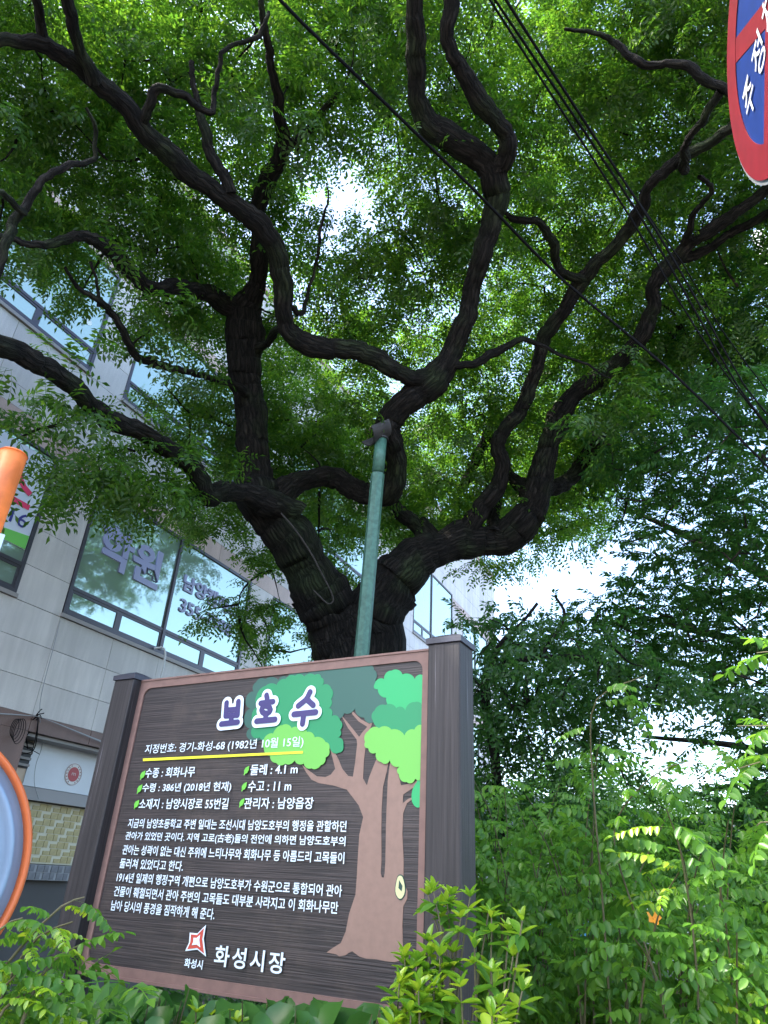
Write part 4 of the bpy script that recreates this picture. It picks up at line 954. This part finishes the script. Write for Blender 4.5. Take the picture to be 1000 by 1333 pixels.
# ================================================================== CABLES
def cable(name, pts, label, mat=M_wire):
    X = [P(x, y, R) for x, y, r, R in pts]; q = [(*a, .72 * r * depth_px(a)) for a, (x, y, r, R) in zip(X, pts)]
    O_ = np.array(q[0][:3]); q = [(*(np.array(p[:3]) - O_), p[3]) for p in q]
    o = tubes_obj(name, [q], mat, None, 8, 0, 0, .3); o.location = Vector(O_); tag(o, label, "cable", "overhead cables crossing the crown"); return o
cable("overhead_cable", [(330, -60, 3.4, 4.4), (360, -5, 3.3, 4.7), (500, 133, 3.0, 5.6), (620, 250, 2.8, 6.0), (730, 362, 2.5, 6.3), (870, 480, 2.3, 6.2), (1000, 608, 2.2, 6.1), (1100, 706, 2.1, 6.0)], "single thick cable slanting from the top left of centre down to the right")
for k, (dx, pts, lb) in enumerate([(0, [(600, -70, 2.4, 5.2), (650, 8, 2.4, 5.4), (760, 170, 2.2, 6.0), (845, 300, 2.0, 6.0), (905, 405, 1.8, 6.0), (960, 502, 1.6, 6.0), (1000, 555, 1.5, 6.0), (1060, 640, 1.5, 6.0)], "black cable, middle strand of the bundle falling to the right edge"),
                        (1, [(625, -60, 2.7, 5.2), (662, 5, 2.7, 5.4), (770, 172, 2.4, 6.0), (853, 298, 2.1, 5.97), (915, 405, 1.8, 5.97), (968, 500, 1.5, 5.97), (1010, 553, 1.4, 5.97), (1070, 640, 1.4, 5.97)], "black cable, right-hand strand of the bundle falling to the right edge"),
                        (2, [(590, -80, 2.2, 5.25), (638, 0, 2.2, 5.45), (745, 165, 2.0, 6.05), (820, 282, 1.8, 6.03), (880, 385, 1.6, 6.03), (940, 480, 1.4, 6.03), (990, 545, 1.3, 6.03), (1050, 630, 1.2, 6.03)], "black cable, left-hand strand of the bundle falling to the right edge"),
                        (3, [(770, 172, 1.2, 6.05), (835, 268, 1.2, 6.06), (890, 345, 1.1, 6.1), (940, 430, 1.1, 6.2), (1000, 510, 1.0, 6.3), (1060, 590, 1.0, 6.3)], "thinnest black wire branching off the cable bundle above the right limb")]):
    cable("overhead_cable", pts, lb)
up = P(992, 318, 15.5); upole = empty("utility_pole", (up[0], up[1], 0), 0, "grey concrete utility pole glimpsed through leaves below the round sign", "pole")
M_conc = simple("concrete", (.34, .35, .37), .8, noise=.15, scale=8)
MB().cyl((0, 0, -.05), (0, 0, up[2] + .3), .19, .12, 20).build("pole_shaft", M_conc, upole, True)
MB().box(-.9, .9, -.05, .05, up[2] - .6, up[2] - .5).build("cross_arm", M_galv, upole)

# ================================================================== PLANTS IN FRONT
def leaf_obj(mesh, parent, pos, az, tilt, roll, s):
    o = bpy.data.objects.new("leaf", mesh); COL.objects.link(o); o.parent = parent
    o.location = Vector([float(c) for c in pos]); o.rotation_euler = (roll, tilt, az); o.scale = (s, s, s); return o
g = np.random.default_rng(77)
pinm = [mesh_np("leaf", *pinnate(np.random.default_rng(200 + k), L=.23 + .02 * (k % 3), pairs=6 + k % 2, ll=.048, lw=.026, droop=.4 + .1 * (k % 4), hi=True, hang=.75), M_leafC) for k in range(8)]
pinY = [mesh_np("leaf", *pinnate(np.random.default_rng(220 + k), L=.22, pairs=7, ll=.036, lw=.021, droop=.5, hi=True, hang=.6), M_leafD) for k in range(4)]
def pin_shrub(root_px, R, label, stems, n_per, meshes, group=None, extra=None, name="locust_shrub", mat_y=.0, smin=.85, smax=1.2):
    O_ = P(*root_px, R); O_[2] = 0
    e = empty(name, O_, 0, label, "shrub", group); cnt = 0
    for st_ in stems:
        pts = [P(x, y, r) for x, y, r in st_]; q = np.array([(*(a - O_), 0) for a in pts]); q[:, 3] = np.linspace(.0045, .0016, len(q)); cc = catmull(q, .03)
        tubes_obj("stem", [q], M_twigg, e, 7, 0, 0, .05)
        n = n_per(len(cc)) if callable(n_per) else n_per
        for i in range(n):
            t = .12 + .88 * (i + g.random() * .6) / n; k = min(len(cc) - 2, int(t * (len(cc) - 1))); p = cc[k, :3]; d = cc[k + 1, :3] - cc[k, :3]
            az = math.atan2(d[1], d[0]) + (1 if i % 2 else -1) * g.uniform(.5, 1.4)
            mm = meshes if g.random() > mat_y else pinY
            leaf_obj(mm[g.integers(len(mm))], e, p, az, g.normal() * .3 - .15, g.normal() * .25, g.uniform(smin, smax) * (1 - .25 * t)); cnt += 1
            if cnt >= 298: return e
    return e
M_twigg = simple("green_stem", (.09, .08, .035), .7)
def rand_stems(n, xr, ytop, ybot, R, spread=60, g=g):
    out = []
    for i in range(n):
        x = g.uniform(*xr); yt = g.uniform(*ytop); r = g.uniform(*R); x2 = x + g.normal() * spread
        out.append([(x, ybot, r), (x + (x2 - x) * .2, ybot + (yt - ybot) * .5, r), (x + (x2 - x) * .6, ybot + (yt - ybot) * .85, r - .1), (x2, yt, r - .25)])
    return out
pin_shrub((700, 1333), 3.6, "tall leafy shrub of paired round leaflets right behind the sign's right post", rand_stems(20, (625, 800), (920, 1180), 1420, (3.2, 4.2), 45), 14, pinm)
pin_shrub((880, 1333), 3.2, "spreading shrub of paired leaflets at the lower right edge", rand_stems(18, (800, 1020), (1040, 1290), 1430, (2.6, 3.6), 50), 12, pinm, mat_y=.15)
pin_shrub((760, 1333), 3.9, "middle leafy shrub of paired leaflets between the tall shrub and the edge shrub", rand_stems(20, (640, 980), (1010, 1220), 1430, (3.3, 4.4), 50), 14, pinm, mat_y=.05)
pin_shrub((1030, 1100), 2.6, "bright leaf sprays reaching in from the right edge",
          [[(1120, 860, 2.6), (1060, 850, 2.6), (1010, 848, 2.6), (985, 850, 2.6)], [(1120, 960, 2.5), (1060, 948, 2.5), (1000, 945, 2.5), (960, 945, 2.5)], [(1120, 1010, 2.6), (1050, 985, 2.6), (990, 992, 2.6), (950, 1005, 2.6)],
           [(1120, 1150, 2.5), (1050, 1100, 2.5), (1000, 1070, 2.5), (985, 1075, 2.5)]], 5, pinm, name="leaf_spray_branch")
pin_shrub((790, 1333), 3.0, "long arching shoot with drooping leaflets rising above the shrubs", [[(800, 1400, 3.0), (785, 1180, 3.0), (772, 1020, 3.0), (770, 930, 2.95), (790, 900, 2.9), (840, 880, 2.85)], [(900, 1400, 3), (830, 1200, 3), (800, 1080, 3.0), (850, 1010, 2.9), (900, 990, 2.9)]], 16, pinm, name="locust_shoot")
pin_shrub((10, 1333), 1.9, "yellow-green fern-like shrub covering the foot of the left post", [[(-60, 1420, 1.9), (-20, 1300, 1.9), (30, 1230, 1.85), (80, 1180, 1.8), (110, 1168, 1.8)], [(-40, 1420, 1.9), (10, 1280, 1.9), (50, 1220, 1.85), (95, 1200, 1.8)], [(-60, 1400, 1.8), (-30, 1280, 1.8), (0, 1210, 1.8), (30, 1195, 1.8)],
           [(0, 1420, 1.8), (40, 1300, 1.8), (70, 1250, 1.8), (105, 1230, 1.8)], [(-40, 1440, 1.8), (-10, 1340, 1.8), (20, 1300, 1.8), (50, 1290, 1.8)], [(-80, 1400, 1.8), (-40, 1330, 1.8), (0, 1290, 1.8), (20, 1270, 1.75)]], 11, pinm, mat_y=.45, smin=.5, smax=.75, name="fern_leaf_shrub")

# glossy young shrub in front of the right post: whorls of pointed leaves
ovm = []
for k in range(4):
    v, f = leaflet(.064, .027, .3, True); v = v @ rot('y', .15 * k - .1).T; ovm.append(mesh_np("leaf", v, f, M_leafD if k < 2 else M_leafC, True))
def more(tips, n, dx, dy):
    out = list(tips)
    while len(out) < n:
        T_, yo = tips[g.integers(len(tips))]; out.append((T_ + RX * g.normal() * dx + UX * (g.normal() * dy - dy) + _f * g.normal() * .04, g.random() < .5))
    return out
def whorl_shrub(O_, tips, label, name="azalea_shrub", s=1.0, meshes=ovm, nl=6, group=None):
    if len(tips) > 5: tips = more(tips, 26, .03, .045)
    e = empty(name, O_, 0, label, "shrub", group); cnt = 0
    for T_, yo in tips:
        T_ = np.array(T_) - O_; low_ = np.array([T_[0] * .45 + g.normal() * .04, T_[1] * .45 + g.normal() * .05, max(.02, T_[2] - .45)])
        q = [(*low_, .004), (*((low_ + T_) / 2 + g.normal(size=3) * .01), .003), (*T_, .002)]; tubes_obj("stem", [q], M_twigg, e, 6, 0, 0, .05)
        off_ = g.uniform(0, 6.28); ax_ = (T_ - low_); ax_ /= np.linalg.norm(ax_)
        for lev in range(2):
            pz = T_ - ax_ * lev * .03
            for i in range(nl if lev < 2 else 5):
                if cnt >= 298: return e
                az = i * 2 * math.pi / nl + lev * .6 + off_ + g.normal() * .35; tl = -(.62 - .5 * lev) + g.normal() * .32
                mm = meshes[g.integers(0, 2)] if (lev == 0 and yo) else meshes[g.integers(2, len(meshes))] if lev > 0 and g.random() < .6 else meshes[g.integers(0, 2)]
                leaf_obj(mm, e, pz, az, tl, g.normal() * .2, s * g.uniform(.75, 1.15) * (.72 if lev == 0 else 1)); cnt += 1
    return e
OA = P(600, 1333, 2.0); OA[2] = 0
tips = [(P(x, y, r), yy) for x, y, r, yy in ((575, 1180, 2.1, 1), (600, 1195, 2.0, 1), (612, 1168, 2.05, 1), (640, 1195, 2.0, 1), (662, 1212, 2.0, 1), (668, 1245, 1.95, 0), (618, 1235, 1.95, 1), (590, 1240, 2.0, 0), (640, 1265, 1.9, 0), (600, 1285, 1.9, 1), (680, 1290, 1.9, 0), (650, 1310, 1.85, 1), (575, 1300, 1.95, 0))]
whorl_shrub(OA, tips, "azalea-like shrub with whorls of bright yellow-green young leaves before the right post", s=.82)
OA2 = P(540, 1333, 1.95); OA2[2] = 0
tips = [(P(x, y, r), yy) for x, y, r, yy in ((527, 1245, 2.0, 1), (545, 1252, 2.0, 1), (560, 1245, 2.0, 1), (520, 1280, 1.95, 0), (545, 1290, 1.9, 1), (565, 1285, 1.95, 0), (535, 1320, 1.9, 0), (518, 1325, 1.95, 1))]
whorl_shrub(OA2, tips, "low bright green azalea-like shrub overlapping the sign's lower right corner", s=.9)
# broad-leaved plants under the board
brm = []
for k in range(3):
    v, f = leaflet(.085 + .02 * k, .058 + .012 * k, .22, True); v[:, 2] -= v[:, 0] ** 2 * 3.5; brm.append(mesh_np("leaf", v, f, M_leafE, True))
def broad(root, pts, label, s=(.7, 1.15), meshes=brm, name="broad_leaved_plant"):
    O_ = np.array(root, float); e = empty(name, O_, 0, label, "plant")
    for X, az, tl in pts:
        X = np.array(X) - O_; tubes_obj("stem", [[(X[0] * .6, X[1] * .6, max(X[2] - .45, .01), .003), (X[0] * .85, X[1] * .85, X[2] - .15, .0025), (*X, .0015)]], M_twigg, e, 5, 0, 0, .08)
        leaf_obj(meshes[g.integers(len(meshes))], e, X, az, tl, g.normal() * .3, g.uniform(*s))
    return e
def row(xr, yr, R, n): return [(P(g.uniform(*xr), g.uniform(*yr), g.uniform(*R)), g.uniform(-2.6, -.4) if g.random() < .8 else g.uniform(-3, 3), g.uniform(.1, .9)) for _ in range(n)]
r0 = P(180, 1333, 2.6); r0[2] = 0
broad(r0, row((95, 250), (1285, 1370), (2.2, 3.0), 110), "dark green broad leaves below the board's lower left corner")
r0 = P(380, 1333, 2.3); r0[2] = 0
broad(r0, row((250, 520), (1300, 1380), (2.0, 2.5), 130), "mixed broad green leaves under the middle of the board")
tips = [(P(x, y, r), yy) for x, y, r, yy in ((255, 1318, 2.2, 1), (275, 1322, 2.2, 1), (295, 1318, 2.2, 1), (310, 1332, 2.15, 1))]
OA3 = P(280, 1380, 2.2); OA3[2] = 0
whorl_shrub(OA3, tips, "small yellowish shoots poking up below the board's logo", s=.8)

# undergrowth behind: one mass nobody could count
def mass(name, pxr, pyr, Rr, n, proto, mat, label, cat, seed, tilt=.5):
    g_ = np.random.default_rng(seed); X = np.array([P(g_.uniform(*pxr), g_.uniform(*pyr) , g_.uniform(*Rr)) for _ in range(n)])
    X[:, 2] = np.maximum(X[:, 2], .03)
    V, F = scatter(proto, X, g_, tilt); o = obj(name, mesh_np(name, V, F, mat)); tag(o, label, cat, kind="stuff"); return o
leafU = lambda g: pinnate(g, L=.2, pairs=4, ll=.045, lw=.022, droop=.5, hang=.5)
protoU = [twiglet(np.random.default_rng(300 + k), L=.3, n=7, leaf=leafU, grav=.4) for k in range(5)]
mass("undergrowth", (610, 1150), (1120, 1500), (4.4, 6.2), 520, protoU, M_leafC, "dense green undergrowth behind the leafy shrubs at lower right", "undergrowth", 1)
mass("undergrowth", (610, 900), (1015, 1170), (5.0, 7.0), 150, protoU, M_leafC, "loose mid-green brush showing between the shrubs and small tree", "undergrowth", 2)
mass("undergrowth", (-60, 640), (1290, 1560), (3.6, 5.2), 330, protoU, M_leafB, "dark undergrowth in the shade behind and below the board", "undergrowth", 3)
mass("undergrowth", (-140, 160), (1310, 1600), (2.1, 2.9), 130, protoU, M_leafC, "green undergrowth around the foot of the mirror pole", "undergrowth", 4)

# orange flower among the shrubs
fl = P(850, 1196, 3.1); flo = empty("orange_flower", (fl[0], fl[1], fl[2]), 0, "single orange-yellow flower glowing among the shrubs at lower right", "flower")
M_fl = simple("petal_orange", (.85, .32, .02), .5)
for i in range(5):
    v, f = leaflet(.032, .022, .2, True); m_ = rot('z', i * 1.257) @ rot('y', -.5); me = mesh_np("petal", v @ m_.T @ rot('x', 1.2).T, f, M_fl, True); obj("petal", me, flo)
tubes_obj("stem", [[(0, 0, 0, .003), (.01, .02, -.3, .004), (.03, .03, -fl[2], .006)]], M_twigg, flo, 6, 0, 0, .1)

# ================================================================== BEYOND: pale house, light tree, far trees
hb = P(690, 1120, 22); house = empty("pale_house", (hb[0], hb[1], 0), RAD(-8), "white low house with a grey pitched roof seen through the shrubs", "house")
M_wh = simple("render_white", (.72, .71, .69), .8, noise=.05, scale=2); M_grf = simple("roof_grey", (.25, .26, .28), .7); M_bl = simple("blue_panel", (.12, .42, .62), .5)
MB().box(-3.6, 9, 0, 6, -.1, 3.0).build("wall", M_wh, house)
MB().prism([(-4, 3.0), (-.2, 3.9), (1.2, 3.9), (9.4, 3.0)], -.5, 6.4).build("roof", M_grf, house)
for k in range(5):
    w = MB().box(-3 + k * 2.3, -1.9 + k * 2.3, -.04, .0, 1.2, 2.6).build("window", M_frame, house); MB().box(-2.93 + k * 2.3, -1.97 + k * 2.3, -.05, -.041, 1.27, 2.53).build("pane", M_glass, w)
MB().box(-3.4, -.6, -.12, -.002, 2.62, 2.95).build("blue_sign_panel", M_bl, house)
MB().box(-3.4, 1.5, -.10, -.002, .2, .9).build("blue_sign_panel", M_bl, house)
def far_tree(px, py, R, w, hgt, n, label, mat, seed):
    b_ = P(px, 1215, R); b_[2] = 0; e = empty("broadleaf_tree", b_, 0, label, "tree", "trees beyond the planting")
    topz = P(px, py, R)[2]
    tubes_obj("trunk", [[(0, 0, 0, .16), (.1, 0, topz * .4, .12), (0, 0, topz * .8, .05)]], M_bark2, e, 10, .05, seed)
    g_ = np.random.default_rng(seed); c = []
    for _ in range(int(n / 10)):
        u_ = g_.normal(size=3); u_ /= np.linalg.norm(u_); rr = g_.random() ** .33
        cc_ = np.array([0, 0, topz - hgt / 2]) + u_ * rr * np.array([w, w, hgt / 2]); c.append(cc_ + g_.normal(size=(10, 3)) * .25)
    V, F = scatter(protoU2, np.vstack(c), g_, .5); tag(obj("crown", mesh_np("crown", V, F, mat), e), kind="stuff"); return e
leafF = simple_leaf(.11, .055)
protoU2 = [twiglet(np.random.default_rng(330 + k), L=.5, n=14, leaf=leafF, grav=.3) for k in range(4)]
far_tree(815, 985, 15, 1.5, 2.6, 560, "light green rounded tree glowing beyond the shrubs right of centre", M_leafF, 1)
far_tree(735, 1010, 17, 1.8, 2.6, 420, "mid-green tree between the pale house and the glowing tree", M_leafF, 2)
far_tree(960, 1000, 17, 2.4, 3.6, 700, "dark tree low at the right edge under the dense canopy", M_leafB, 3)
far_tree(640, 1060, 26, 3.0, 3.2, 500, "distant tree just right of the sign post", M_leafB, 4)
far_tree(1120, 980, 20, 3.5, 5, 600, "tree standing outside the right edge behind the street", M_leafB, 5)
